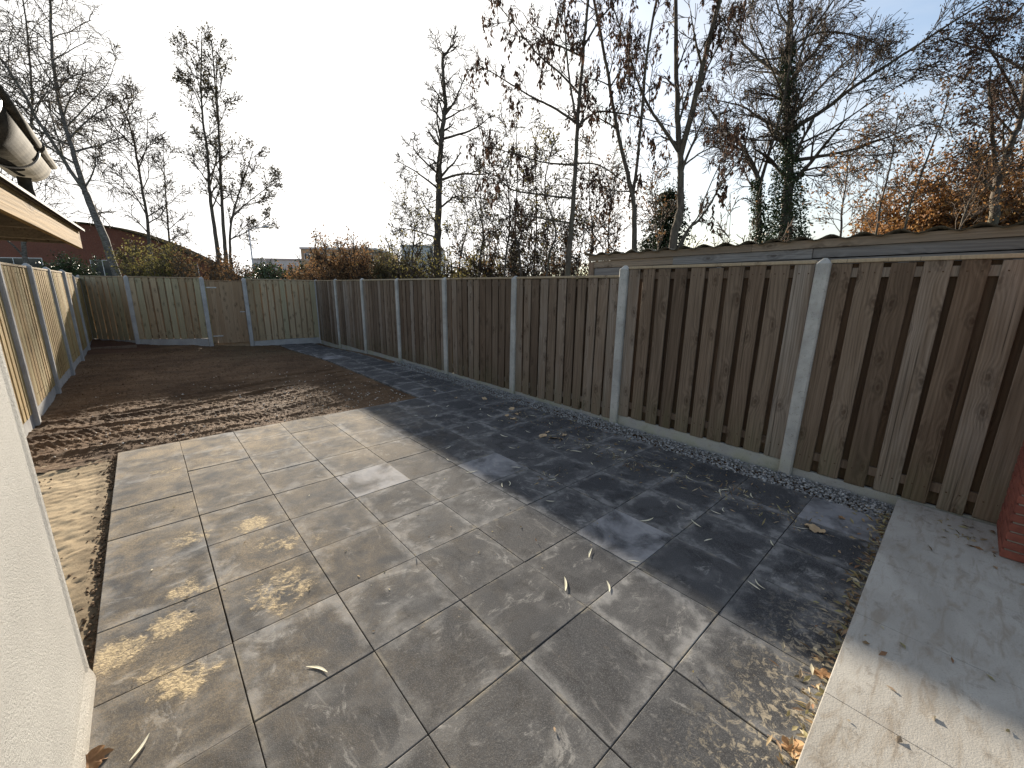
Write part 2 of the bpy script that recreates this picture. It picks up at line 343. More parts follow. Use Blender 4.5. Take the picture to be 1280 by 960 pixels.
M['twig_light'] = island('pale_twigs', [(.085, .068, .052), (.13, .105, .08), (.1, .082, .062)], .9, .15)
M['ivy'] = island('ivy_leaves', [(.02, .035, .012), (.035, .058, .02), (.05, .07, .026), (.028, .042, .016)], .5, .4, .12)
M['conifer'] = island('conifer_needles', [(.016, .028, .014), (.028, .045, .02), (.04, .058, .026)], .7, .2, .1)
M['lv_hang'] = island('hanging_dead_leaves', [(.05, .03, .022), (.085, .047, .032), (.12, .068, .042), (.04, .026, .02)], .8, .2, .22)
M['lv_orange'] = island('orange_leaves', [(.2, .09, .03), (.32, .16, .05), (.26, .13, .06), (.36, .22, .09)], .75, .2, .35)
M['lv_olive'] = island('olive_leaves', [(.1, .09, .03), (.16, .14, .045), (.2, .17, .06), (.09, .08, .03)], .75, .2, .35)
M['lv_brown'] = island('brown_autumn_leaves', [(.13, .07, .032), (.2, .12, .055), (.17, .09, .045), (.23, .15, .075)], .75, .2, .3)
M['lv_dark'] = island('dark_sparse_leaves', [(.05, .045, .022), (.08, .066, .032), (.1, .082, .04)], .75, .2, .25)
M['grass'] = simple('rough_grass', (.05, .06, .022), (.1, .085, .04), 3, .95, .1, 0, .5, 40)

# ------------------------------------------------------------------ ground
def gz(x, y):
    """lie of the land inside the garden"""
    return -.16*sm(8, 12.5, y)*sm(-.5, 3.5, x) + .16*sm(13.2, 15.2, y)*(1-sm(-.9, .2, x))
# the land outside: one sheet, with a hole's worth of depth below the garden
g = []
gx = np.concatenate([[-1500, -400, -120, -40], np.linspace(-16, 24, 41), [40, 120, 400, 1500]])
gy = np.concatenate([[-1500, -300, -60, -20], np.linspace(-10, 50, 61), [80, 150, 400, 1500]])
X, Y = np.meshgrid(gx, gy); Z = -.28 + .12*vnoise(X, Y, .3, 3)
Q = lambda nx, ny: np.array([[j*nx+i, j*nx+i+1, (j+1)*nx+i+1, (j+1)*nx+i] for j in range(ny-1) for i in range(nx-1)])
o = link('ground', np_mesh('ground', np.stack([X, Y, Z], -1).reshape(-1, 3), Q(len(gx), len(gy)), smooth=True), M['grass']); tag(o, kind='structure')

# bare soil with tyre tracks
xs = np.arange(-1.84, 2.62, .0145)
ys = [3.86]
while ys[-1] < 15.6: ys.append(ys[-1] + (.0145 if ys[-1] < 7.4 else min(.075, .0145+(ys[-1]-7.4)*.014)))
ys = np.array(ys); X, Y = np.meshgrid(xs, ys)
Z = gz(X, Y) - .028 + 0.05*vnoise(X, Y, 1.1, 1) + .028*vnoise(X, Y, 3.1, 2) + .014*vnoise(X, Y, 9, 5) + .014*vnoise(X, Y, 23, 6) + .008*vnoise(X, Y, 55, 7)
for (yc, sl_, wd, per, dep) in ((4.62, .10, .2, .07, .017), (5.12, .13, .2, .07, .017), (5.75, .05, .18, .075, .014), (6.35, .09, .18, .075, .011)):
    c = yc + sl_*X + .12*np.sin(X*1.7+yc); d = (Y-c)/wd; m = np.exp(-d**4*1.2)*(1-.55*sm(.2, 2.2, X))*(.55+.9*np.clip(vnoise(X, Y, 1.6, 9)+.35, 0, 1))
    ch = np.sin((X + .5*np.abs(Y-c))*2*math.pi/per); Z += m*(dep*.5*ch - dep*.35) + .018*np.exp(-(np.abs(d)-1.15)**2*14)
for (yc, sl_, dep) in ((6.6, .2, .05), (6.0, .23, .045), (7.1, .14, .03)):     # ruts left by the machine
    c = yc + sl_*(X-.6); m = sm(-.3, .3, X)*np.exp(-((Y-c)/.035)**2); Z -= dep*m*(vnoise(X, Y, 2.2, 13)+.5); Z += .03*np.exp(-((Y-c-.06)/.05)**2)*sm(-.3, .4, X)*(vnoise(X, Y, 3, 14)+.5)
eb = np.minimum.reduce([sm(3.86, 4.12, Y)+(X < -1.04)*1.0, np.ones_like(X)])
Z = gz(X, Y) - .045*(1-np.clip(eb, 0, 1)) + (Z-gz(X, Y))*np.clip(eb, .25, 1)
pe = 1-sm(2.3, 2.5, X)*(Y > 3.9); Z = gz(X, Y)*(1-pe) + Z*pe - .035*(1-pe)
o = link('soil', np_mesh('soil', np.stack([X, Y, Z], -1).reshape(-1, 3), Q(len(xs), len(ys)), smooth=True), M['soil']); tag(o, kind='structure')
soil_xs, soil_ys, soil_Z = xs, ys, Z
def soil_h(x, y):
    i = np.clip(np.searchsorted(soil_xs, x), 0, len(soil_xs)-1); j = np.clip(np.searchsorted(soil_ys, y), 0, len(soil_ys)-1); return soil_Z[j, i]

# sand strip beside the patio
xs = np.arange(-1.86, -.985, .02); ys = np.arange(.2, 4.5, .02); X, Y = np.meshgrid(xs, ys)
Z = -.03 + 0.02*vnoise(X, Y, 2.2, 21) + .008*vnoise(X, Y, 7, 22) + .009*vnoise(X, Y, 19, 23) + .012*vnoise(X, Y, 38, 24)
Z += -.03*sm(-1.08, -1.0, X) - .05*sm(4.05, 4.4, Y)
o = link('sand_strip', np_mesh('sand_strip', np.stack([X, Y, Z], -1).reshape(-1, 3), Q(len(xs), len(ys)), smooth=True), M['sand']); tag(o, kind='structure')

# ------------------------------------------------------------------ patio: bed and single tiles
pat = link('patio', boxes('patio', [((-1.0, -1.56, -.30), (3.74, 4.0, -.028))]), M['soil']); tag(pat, kind='structure')
bx = np.linspace(2.46, 3.74, 8); by = np.linspace(4.0, 13.0, 40); X, Y = np.meshgrid(bx, by)
pth = link('garden_path', np_mesh('garden_path', np.stack([X, Y, gz(X, Y)-.03], -1).reshape(-1, 3), Q(8, 40)), M['soil']); tag(pth, kind='structure')
tile_me = []
for k in range(3):
    w = .2484-.0004*k; me = boxes('paving_tile', [((-w, -w, -.03), (w, w, .03))], .0035, 2); me.materials.append(M['tile']); tile_me.append(me)
def tile(x, y, par, k=0):
    z = gz(x, y); z1 = gz(x, y+.25)-gz(x, y-.25)
    o = link('paving_tile', tile_me[random.randrange(3)], None, par, (x+random.uniform(-.001, .001), y+random.uniform(-.001, .001), z-.03+random.uniform(-.0025, .0025)),
             (math.atan2(z1, .5)+random.gauss(0, .0025), random.gauss(0, .0025), random.gauss(0, .0015)+random.randrange(4)*math.pi/2))
for i in range(-2, 7):
    for j in range(-3, 8): tile(i*.5+.25, j*.5+.25, pat)
for j in range(8, 26):
    for i in (5, 6): tile(i*.5+.25, j*.5+.25, pth)

# gravel along the fence
def rocks(name, P, s, mat, par=None, flat=.6):
    P = np.asarray(P); n = len(P)
    base = np.array([[1, 0, 0], [-1, 0, 0], [0, 1, 0], [0, -1, 0], [0, 0, 1], [0, 0, -1]], float)
    T = np.array([[0, 2, 4], [2, 1, 4], [1, 3, 4], [3, 0, 4], [2, 0, 5], [1, 2, 5], [3, 1, 5], [0, 3, 5]])
    sc = np.asarray(s).reshape(-1, 1, 1)*rng.uniform(.6, 1.25, (n, 6, 1)); v = base[None]*sc
    v[:, :, 2] *= flat; a = rng.uniform(0, 6.28, n); c, s_ = np.cos(a), np.sin(a)
    tl = rng.normal(0, .35, n)
    x = v[:, :, 0]*c[:, None]-v[:, :, 1]*s_[:, None]; y = v[:, :, 0]*s_[:, None]+v[:, :, 1]*c[:, None]; z = v[:, :, 2] + x*tl[:, None]
    V = np.stack([x, y, z], -1) + P[:, None]
    F = T[None]+6*np.arange(n)[:, None, None]
    return link(name, np_mesh(name, V.reshape(-1, 3), None, F.reshape(-1, 3)), mat, par)
n = 7500; yy = -1.49+(rng.random(n)**1.25)*8.6; xx = 3.485+rng.random(n)*.25
lift = .035*sm(3.48, 3.72, xx)
o = rocks('gravel_strip', np.stack([xx, yy, gz(xx, yy)-.012+lift+rng.random(n)*.012], 1), rng.uniform(.006, .015, n), M['gravel']); tag(o, 'grey gravel strip between the dark paving and the weathered fence', 'gravel', kind='stuff')
n = 1300; yy = -1.45+(rng.random(n)**1.2)*8; xx = 3.47+rng.random(n)*.25
o = rocks('gravel_strip', np.stack([xx, yy, gz(xx, yy)+.004+.035*sm(3.48, 3.72, xx)], 1), rng.uniform(.012, .021, n), M['gravel']); tag(o, 'larger grey pebbles lying on top of the gravel by the weathered fence', 'gravel', kind='stuff')
# soil clods and pale chips
n = 14000; xx = rng.uniform(-1.7, 2.35, n); yy = 4.1+rng.random(n)**1.3*8.6; hh = soil_h(xx, yy)
rocks('soil_clods', np.stack([xx, yy, hh+.002], 1), rng.uniform(.003, .011, n)*(1+1.3*(rng.random(n) > .985))*(1+.05*(yy-4)), M['clods'], None, .7).update_tag()
o = bpy.data.objects['soil_clods']; tag(o, 'loose crumbs of brown earth scattered over the bare soil', 'soil', kind='stuff')
n = 420; xx = np.where(rng.random(n) < .5, rng.uniform(-1.5, 2.35, n), rng.normal(1.6, .5, n).clip(-1.6, 2.35)); yy = 4.06+np.abs(rng.normal(0, 1.6, n)); yy = np.minimum(yy, 12.5)
o = rocks('stone_chips', np.stack([xx, yy, soil_h(xx, yy)+.006], 1), rng.uniform(.005, .018, n), M['chips']); tag(o, 'pale stone chips strewn over the soil behind the paving', 'stone chips', kind='stuff')
n = 700; xx = np.where(rng.random(n) < .75, rng.normal(-1.03, .035, n), rng.uniform(-1.7, -1.0, n)).clip(-1.75, -1.005); yy = rng.uniform(.7, 4.2, n)
o = rocks('sand_crumbs', np.stack([xx, yy, np.full(n, -.03)], 1), rng.uniform(.004, .016, n), M['clods'], None, .8); tag(o, 'dark crumbs of earth along the edge of the sand', 'soil', kind='stuff')

# ------------------------------------------------------------------ raised pale walkway of slabs
walk = link('walkway', boxes('walkway', [((-1.0, -3.6, -.25), (3.72, -1.515, .07))]), M['conc_old']); tag(walk, kind='structure')
sx = [-1.0, -.67, -.02, .63, 1.28, 1.93, 2.58, 3.23, 3.735]
for a, b in zip(sx[:-1], sx[1:]):
    for (y0, y1) in ((-2.55, -1.5), (-3.6, -2.553)):
        me = boxes('paving_slab', [((-(b-a)/2+.0012, -(y1-y0)/2, -.02), ((b-a)/2-.0012, (y1-y0)/2, .02))], .003, 2)
        link('paving_slab', me, M['slab'], walk, ((a+b)/2, (y0+y1)/2, .081+random.uniform(-.001, .001)))

# ------------------------------------------------------------------ fences
def post_mesh(h, w=.105, tip=.045):
    bm = bmesh.new(); a = w/2; c = .012
    ring = [(-a+c, -a), (a-c, -a), (a, -a+c), (a, a-c), (a-c, a), (-a+c, a), (-a, a-c), (-a, -a+c)]
    rows = [[bm.verts.new((x, y, z)) for x, y in ring] for z in (-.3, h-tip)]
    tr = [bm.verts.new((x*.22, y*.22, h)) for x, y in ring]
    rows.append(tr)
    for r1, r2 in zip(rows[:-1], rows[1:]):
        for i in range(8): bm.faces.new((r1[i], r1[(i+1) % 8], r2[(i+1) % 8], r2[i]))
    bm.faces.new(tr); bm.faces.new(rows[0][::-1])
    me = bpy.data.meshes.new('post'); bm.to_mesh(me); bm.free(); return me
board_cache = {}
def board_me(w, t, h, mat, key):
    kk = (round(w, 3), round(h, 2), key)
    if kk not in board_cache:
        bm = bmesh.new(); box_bm(bm, (-w/2, -t/2, -h/2), (w/2, t/2, h/2), .0035, 1)
        me = bpy.data.meshes.new('board'); bm.to_mesh(me); bm.free(); me.materials.append(mat); board_cache[kk] = me
    return board_cache[kk]
def bay(fence, p, q, zb, zt, mf, mb, mc, mrail, ng, base=None, mbase=None, pitch=.186, w0=.143, cap=True, name='panel'):
    """one panel between two posts: rails, front boards, back boards and a capping rail. ng = side the good face is on (+1 left of p->q)"""
    p = Vector(p); q = Vector(q); p.z = q.z = (p.z+q.z)/2; d = (q-p); L = d.length; ang = math.atan2(d.y, d.x)
    l0, l1 = .052, L-.052; z0, z1 = zb, zt
    fy = ng
    rails = [((l0, -.014, z), (l1, .014, z+.075)) for z in (z0+.11, z1-.115)] 
    pn = empty(name); pn.parent = fence; pn.location = (p.x, p.y, p.z); pn.rotation_euler = (0, math.atan2(-(q.z-p.z), L), ang)
    for lo, hi in rails: link('rail', boxes('rail', [(lo, hi)], .002), mrail, pn)
    n = int(round((l1-l0)/pitch)); wb = w0+.004; pit = (l1-l0-wb)/(n-1)
    for i in range(n):
        w = w0+random.choice((-.006, -.003, 0, .003, .006)); h = z1-z0-.002
        c = l0+wb/2+pit*i+(random.uniform(-.005, .005) if 0 < i < n-1 else 0); c = min(max(c, l0+w/2+.001), l1-w/2-.001)
        o = link('board', board_me(w, .018, h, mf, mf.name), None, pn, (c, fy*.0235, (z0+z1)/2+random.uniform(-.012, .003)), (random.gauss(0, .0015), random.gauss(0, .0035), random.gauss(0, .018)+(math.pi if random.random() < .5 else 0)))
        if i < n-1:
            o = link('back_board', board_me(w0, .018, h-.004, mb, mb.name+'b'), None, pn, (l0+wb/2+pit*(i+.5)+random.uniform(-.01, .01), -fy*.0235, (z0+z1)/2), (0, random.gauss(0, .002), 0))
    nl = [((c_-.005, fy*.0315, z_-.005), (c_+.005, fy*.0345, z_+.005)) for i in range(n) for c_ in (l0+wb/2+pit*i-.035, l0+wb/2+pit*i+.035) for z_ in (z0+.14, z1-.08)]
    tag(link('nails', boxes('nails', nl), M['nail'], pn), kind='stuff')
    if cap:
        me = boxes('capping_rail', [((l0, -.042, z1), (l1, .042, z1+.03))], .004); link('capping_rail', me, mc, pn)
    if base is not None:
        me = boxes('gravel_board', [((l0, -.02, base[0]), (l1, .02, base[1]))], .004); link('gravel_board', me, mbase, fence, (p.x, p.y, p.z), (0, math.atan2(-(q.z-p.z), L), ang))

# right: weathered fence.  boards face -x; panels run towards -y, so the good side is on their right
ry = [-2.66, -.71, 1.225, 3.2, 5.17, 7.14, 9.13, 11.1, 13.03]
FX = 3.80
fr = empty('timber_fence', (0, 0, 0)); tag(fr, 'long weathered grey brown board fence with old concrete posts beside gravel strip', 'fence')
for i, y in enumerate(ry):
    top = 2.0 if i <= 2 else 1.905
    z = float(gz(3.75, y)); h = top-(z if i < 6 else 0)
    if i == len(ry)-1: continue
    link('post', post_mesh(top-z+ (0 if i < 6 else .02)), M['conc_old'], fr, (FX-.018, y, z), (random.gauss(0, .004), random.gauss(0, .004), 0))
for i in range(len(ry)-1):
    a, b = ry[i], ry[i+1]; za, zb_ = float(gz(3.75, a)), float(gz(3.75, b))
    tall = i <= 1
    zt = 1.955 if tall else 1.86
    zb = (.105, .15, .075)[min(i, 2)]
    P, Q_ = (FX, a, za), (FX, b, zb_)
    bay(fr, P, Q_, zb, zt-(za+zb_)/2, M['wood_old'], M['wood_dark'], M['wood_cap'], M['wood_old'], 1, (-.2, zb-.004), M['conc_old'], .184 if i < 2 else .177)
# left: new pale fence, boards face +x
ly = [4.0, 5.93, 7.83, 9.77, 11.7, 13.45, 15.2]
fl = empty('timber_fence', (0, 0, 0)); tag(fl, 'new yellow pine board fence in sunlight behind the rough plaster wall', 'fence')
LX = -1.82
for i, y in enumerate(ly[:-1]):
    link('post', post_mesh(1.975 if i < 5 else 1.9), M['conc_new'], fl, (LX+.018, y, 0), (random.gauss(0, .004), random.gauss(0, .004), 0))
for i in range(len(ly)-1):
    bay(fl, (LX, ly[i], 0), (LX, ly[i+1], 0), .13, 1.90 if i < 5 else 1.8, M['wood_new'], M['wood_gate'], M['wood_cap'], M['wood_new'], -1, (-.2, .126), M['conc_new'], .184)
# far: new pale fence with a gate
fp = [(3.80, 13.03), (1.78, 13.1), (.77, 13.2), (-.83, 14.1), (-1.80, 15.2)]
ff = empty('timber_fence', (0, 0, 0)); tag(ff, 'new greenish pine board fence across the end of the garden with plank gate', 'fence')
for i, (x, y) in enumerate(fp):
    z = float(gz(x, y)); link('post', post_mesh(1.915-z), M['conc_new'], ff, (x, y-.018, z), (random.gauss(0, .004), random.gauss(0, .004), 0))
for i in (0, 2, 3):
    (xa, ya), (xb, yb) = fp[i], fp[i+1]; za, zb_ = float(gz(xa, ya)), float(gz(xb, yb))
    bay(ff, (xa, ya, za), (xb, yb, zb_), .15 if i < 3 else .02, 1.865-(za+zb_)/2, M['wood_far'], M['wood_gate'], M['wood_cap'], M['wood_far'], 1, (-.25, .146) if i < 3 else (-.3, .018), M['conc_new'], .18)  # last bay's base board added to shut out sunlight under the panel
# gate
gt = empty('garden_gate', (1.78, 13.1, float(gz(1.78, 13.1)))); tag(gt, 'narrow reddish brown plank gate between concrete posts in the end fence', 'gate')
dg = Vector((.77-1.78, .1, 0)); ga = math.atan2(dg.y, dg.x); gt.rotation_euler.z = ga; Lg = dg.length
for z in (.2, .95, 1.72): link('rail', boxes('rail', [((.06, -.018, z), (Lg-.06, .018, z+.085))], .003), M['wood_gate'], gt)
pg = (Lg-.13)/8
for i in range(8):
    link('board', board_me(.112, .018, 1.8, M['wood_gate'], 'g'), None, gt, (.065+pg*(i+.5), .0275, .99+random.uniform(-.008, .008)), (0, random.gauss(0, .003), random.gauss(0, .006)))
link('hinge_batten', boxes('hinge_batten', [((Lg-.075, .037, .1), (Lg-.045, .06, 1.88))], .003), M['wood_new'], gt)
for z in (.3, 1.7): link('hinge', boxes('hinge', [((Lg-.32, .0369, z), (Lg-.03, .044, z+.035))], .002), M['steel'], gt)
link('light_stop_batten', boxes('light_stop_batten', [((.03, -.035, .05), (.14, -.0185, 1.88)), ((Lg-.14, -.035, .05), (Lg-.03, -.0185, 1.88))], .002), M['wood_gate'], gt)  # added behind the gate edges to block sun through the side gaps
link('light_stop_board', boxes('light_stop_board', [((.053, -.05, -.15), (Lg-.053, -.015, .1))], .003), M['wood_gate'], gt)  # added to close the light gap below the gate boards
link('latch', boxes('latch', [((.07, .037, 1.0), (.2, .05, 1.03)), ((.08, .05, 1.005), (.1, .075, 1.025))], .002), M['steel'], gt)
link('top_rail', boxes('top_rail', [((.053, -.04, 1.895), (Lg-.053, .04, 1.925))], .004), M['wood_gate'], gt)
# plank edging at the raised bed in the corner
ed = boxes('edging_plank', [((-1.0, -.02, -.1), (0, .02, .05))], .004); o = link('edging_plank', ed, M['wood_brown'], None, (-.86, 13.62, .0), (0, 0, R(4))); tag(o, 'low brown plank edging across the corner of the bare soil', 'plank')

# ------------------------------------------------------------------ shed beyond the right fence
sh = empty('garden_shed', (4.2, 0, 0)); tag(sh, 'old timber shed with corrugated roof behind the weathered fence', 'shed')
Y0, Y1 = -3.6, 2.1
link('wall', boxes('wall', [((.06, Y0+.05, -.3), (3.0, Y1-.06, 2.02))]), M['wood_dark'], sh)
def top(y): return 2.205-.03*(y+1.8)/3.9
def lath(name, y0, y1, off, h, mat, x0=.0, x1=.03):
    bm = bmesh.new(); v = [bm.verts.new((x, y, top(y)+off-dz)) for y in (y0, y1) for x in (x0, x1) for dz in (0, h)]
    # order: (y,x,z)
    f = [(0, 1, 3, 2), (4, 6, 7, 5), (0, 4, 5, 1), (2, 3, 7, 6), (0, 2, 6, 4), (1, 5, 7, 3)]
    for q in f: bm.faces.new([v[i] for i in q])
    bmesh.ops.recalc_face_normals(bm, faces=bm.faces)
    me = bpy.data.meshes.new(name); bm.to_mesh(me); bm.free()
    # centre on its own origin so the grain runs along the plank
    return link(name, me, mat, sh)
def wood_h(name, cols, **kw):   # same wood with grain along y
    m = wood(name, cols, **kw); nt = m.node_tree
    tc = [n for n in nt.nodes if n.type == 'TEX_COORD']
    for t in tc:
        mp = nt.nodes.new('ShaderNodeMapping'); mp.inputs['Rotation'].default_value = (R(90), 0, R(90))
        ls = [l for l in nt.links if l.from_node == t]
        for l in ls: nt.links.new(mp.outputs[0], l.to_socket)
        nt.links.new(t.outputs['Object'], mp.inputs['Vector'])
    return m
M['plank_brown'] = wood_h('brown_plank', [(.2, .155, .115), (.31, .245, .18), (.4, .32, .24)], grain=.7)
M['plank_grey'] = wood_h('silvered_plank', [(.19, .175, .16), (.3, .28, .26), (.38, .36, .335)], grain=.8)
M['plank_fascia'] = wood_h('pale_fascia_plank', [(.2, .12, .045), (.36, .225, .085), (.46, .3, .125)], grain=.9)
lath('fascia_board', Y0, -.0, 0, .075, M['plank_brown'], -.03, .0); lath('fascia_board', .003, Y1, 0, .075, M['plank_brown'], -.03, .0)
lath('cladding_board', Y0, -.53, -.078, .085, M['plank_grey'], -.012, .02); lath('cladding_board', -.526, .85, -.078, .09, M['plank_grey'], -.018, .02); lath('cladding_board', .854, Y1-.06, -.078, .085, M['plank_brown'], -.01, .02)
lath('cladding_board', Y0, Y1-.1, -.172, .1, M['plank_grey'], -.004, .026); lath('cladding_board', Y0, Y1-.1, -.276, .1, M['plank_brown'], -.004, .026); lath('cladding_board', Y0, Y1-.1, -.38, .1, M['plank_brown'], -.004, .026)
link('corner_post', boxes('corner_post', [((-.02, Y1-.09, -.3), (.06, Y1-.0, 2.09))], .004), M['wood_brown'], sh)
ny = 200; yy = np.linspace(Y0-.05, Y1+.05, ny); xx = np.array([-.07, 1.5, 3.1]); V = []
for dz in (0, -.007):
    for x in xx: V += [(x, y, top(y)+.016+dz+.02*math.cos((y-.26)*2*math.pi/.2285)-.05*(x+.07)) for y in yy]
F = []
for L_ in (0, 3*ny):
    for a in range(2): F += [(L_+a*ny+i, L_+a*ny+i+1, L_+(a+1)*ny+i+1, L_+(a+1)*ny+i) for i in range(ny-1)]
F += [(i, i+1, 3*ny+i+1, 3*ny+i) for i in range(ny-1)]
link('corrugated_roof', mesh('corrugated_roof', V, F, True), M['corrugated'], sh)

# ------------------------------------------------------------------ plaster wall, canopy and gutter on the left
an = empty('plastered_wall', (-1.0, .68, 0)); tag(an, 'rough white plastered wall end with rounded corner bead beside sand strip', 'wall')
bm = bmesh.new(); box_bm(bm, (-.2, -3.9, -.3), (0, 0, 2.05), .018, 3); me = bpy.data.meshes.new('wall_face'); bm.to_mesh(me); bm.free()
link('wall_face', me, M['plaster'], an)
link('corner_bead', prism('corner_bead', [(-.004, -.085), (.0045, -.03), (.0055, -.004), (.003, .003), (-.05, .004), (-.05, -.085)], 2, -.02, 2.02), M['plaster'], an)
link('plinth_splash', prism('plinth_splash', [(-.002, -.05), (.022, -.05), (.014, .03), (-.002, .09)], 1, -3.8, -.004), M['plaster'], an)

cn = empty('timber_canopy', (-.866, 2.866, 1.948)); cn.rotation_euler = (R(-1.8), 0, R(-4.05)); tag(cn, 'timber canopy roof with pale fascia plank and dark felt edge over the fence', 'canopy')
CL = 2.7
link('fascia_board', boxes('fascia_board', [((-.026, -CL, 0), (0, 0, .127))], .003), M['plank_fascia'], cn)
link('end_board', boxes('end_board', [((-.85, -.03, .03), (-.027, -.004, .124))], .003), M['plank_brown'], cn)
for i in range(5): link('joist', boxes('joist', [((-.85, -CL+.1+i*.6, .035), (-.027, -CL+.145+i*.6, .118))], .003), M['plank_brown'], cn)
link('deck', boxes('deck', [((-.88, -CL, .128), (.008, .02, .142))], .002), M['plank_brown'], cn)
link('roof_felt', prism('roof_felt', [(-.88, .143), (-.88, .158), (-.05, .152), (.004, .156), (.024, .146), (.026, .13), (.021, .128), (.018, .14), (.01, .143)], 1, -CL, .045), M['felt'], cn)
link('back_beam', boxes('back_beam', [((-.85, -CL, -.09), (-.78, -.05, .033))], .004), M['plank_brown'], cn)
for y in (-.4, -2.3): link('post', boxes('post', [((-.845, y-.035, -2.1), (-.785, y+.035, -.09))], .004), M['wood_brown'], cn)
link('upstand', boxes('upstand', [((-.62, -CL, .157), (-.33, -.75, .62))], .004), M['felt'], cn)

gu = empty('rain_gutter', (-1.0, 2.30, 2.40)); gu.rotation_euler = (R(1.2), 0, R(.4)); tag(gu, 'half round zinc rain gutter with rolled rim above the canopy', 'gutter')
def trough(name, r, th, y0, y1, n=22, cap=True):
    V, F = [], []
    for y in (y0, y1):
        for k in range(n+1):
            a = math.pi+math.pi*k/n; V.append((r*math.cos(a), y, r*math.sin(a)))
        for k in range(n+1):
            a = math.pi+math.pi*k/n; V.append(((r-th)*math.cos(a), y, (r-th)*math.sin(a)))
    m = n+1
    for k in range(n):
        F += [(k, k+1, 2*m+k+1, 2*m+k), (m+k+1, m+k, 3*m+k, 3*m+k+1), (k+1, k, m+k, m+k+1), (2*m+k, 2*m+k+1, 3*m+k+1, 3*m+k)]
    F += [(0, 2*m, 3*m, m), (n, m+n, 3*m+n, 2*m+n)]
    if cap: F.append([2*m+k for k in range(m)])
    return mesh(name, V, F, True)
def tube_me(name, pts, rad, sides=10, smooth=True):
    pts = [Vector(p) for p in pts]; V, F = [], []
    for i, p in enumerate(pts):
        d = (pts[min(i+1, len(pts)-1)]-pts[max(i-1, 0)]).normalized(); a = d.orthogonal().normalized(); b = d.cross(a)
        r = rad[i] if not np.isscalar(rad) else rad
        V += [p+(a*math.cos(t)+b*math.sin(t))*r for t in [2*math.pi*k/sides for k in range(sides)]]
    for i in range(len(pts)-1): F += [(i*sides+k, i*sides+(k+1) % sides, (i+1)*sides+(k+1) % sides, (i+1)*sides+k) for k in range(sides)]
    F += [list(range(sides))[::-1], [(len(pts)-1)*sides+k for k in range(sides)]]
    me = mesh(name, V, F, smooth); return me
link('trough', trough('trough', .108, .003, -1.9, 0), M['zinc'], gu)
link('rolled_rim', tube_me('rolled_rim', [(.112, -1.9, .008), (.112, .06, .008)], .02), M['zinc'], gu)
for y in (-.5, -1.4): link('bracket', trough('bracket', .1145, .005, y-.018, y+.018, 22, False), M['steel'], gu)
link('joint_sleeve', tube_me('joint_sleeve', [(.112, -.56, .008), (.112, -.44, .008)], .025), M['zinc'], gu)
link('downpipe', tube_me('downpipe', [(.0, -.14, -.07), (-.005, -.12, -.16), (.0, -.03, -.28), (.0, -.02, -.34)], .03, 12), M['zinc'], gu)

# ------------------------------------------------------------------ brick house corner on the right
hs = empty('brick_house', (3.22, -2.02, .1)); tag(hs, 'red brick house corner standing on the pale slab walkway', 'house')
link('wall', boxes('wall', [((.012, -1.5, -.35), (.98, -.012, 2.5))]), M['mortar'], hs)
b_me = {}
def brick(lx, ly_, loc):
    kx = (round(lx, 3), round(ly_, 3))
    if kx not in b_me:
        me = boxes('brick', [((0, 0, 0), (lx, ly_, .05))], .004); me.materials.append(M['brick']); b_me[kx] = me
    link('brick', b_me[kx], None, hs, (loc[0]+random.uniform(-.0015, .0015), loc[1]+random.uniform(-.0015, .0015), loc[2]), (0, 0, random.gauss(0, .003)))
for c in range(32):
    z = .004+c*.0615
    if c % 2 == 0:
        brick(.21, .1, (0, -.1, z)); x = .222
        ylist = [-.1-.012-.21-.222*k for k in range(2)]
        for yb in ylist: brick(.1, .21, (0, yb, z))
    else:
        brick(.1, .21, (0, -.21, z)); x = .112
        for yb in [-.21-.012-.21]: brick(.1, .21, (0, yb, z))
    while x < .5:
        brick(.21, .1, (x, -.1, z)); x += .222
dp = empty('door_frame', (3.205, -2.135, .1)); tag(dp, 'white plastic frame foot beside the red brick corner', 'door frame')
link('jamb', boxes('jamb', [((-.075, -.09, .001), (.018, 0, 2.1))], .006, 2), M['white_pvc'], dp)
link('sill', boxes('sill', [((-.1, -.5, .001), (.018, -.091, .06))], .006, 2), M['white_pvc'], dp)

# ------------------------------------------------------------------ trees
class Wood:
    """collects tapered tubes and builds them in batches"""
    def __init__(s): s.t = {}
    def add(s, pts, rad, sides=4): s.t.setdefault((len(pts), sides), []).append((pts, rad))
    def build(s, name, smooth=True):
        VV, FF, off = [], [], 0
        for (n, k), lst in s.t.items():
            P = np.array([a for a, _ in lst], float); Rr = np.array([b for _, b in lst], float); m = len(lst)
            D = np.empty_like(P); D[:, 1:-1] = P[:, 2:]-P[:, :-2]; D[:, 0] = P[:, 1]-P[:, 0]; D[:, -1] = P[:, -1]-P[:, -2]
            D /= np.linalg.norm(D, axis=2, keepdims=True)+1e-9
            ref = np.where(np.abs(D[:, :1, 2:3]) < .8, np.array([0, 0, 1.]), np.array([1., 0, 0]))
            A = np.cross(D, np.broadcast_to(ref, D.shape)); A /= np.linalg.norm(A, axis=2, keepdims=True)+1e-9; B = np.cross(D, A)
            an_ = 2*np.pi*np.arange(k)/k
            V = P[:, :, None]+Rr[:, :, None, None]*(A[:, :, None]*np.cos(an_)[None, None, :, None]+B[:, :, None]*np.sin(an_)[None, None, :, None])
            VV.append(V.reshape(-1, 3))
            i = np.arange(n-1)[:, None]*k; j = np.arange(k)[None]; jn = (j+1) % k
            q = np.stack([i+j, i+jn, i+k+jn, i+k+j], -1).reshape(-1, 4)
            FF.append((q[None]+(np.arange(m)*n*k)[:, None, None]).reshape(-1, 4)+off); off += m*n*k
        return np_mesh(name, np.concatenate(VV), np.concatenate(FF), None, smooth)
def nrm(v): return v/(np.linalg.norm(v)+1e-9)
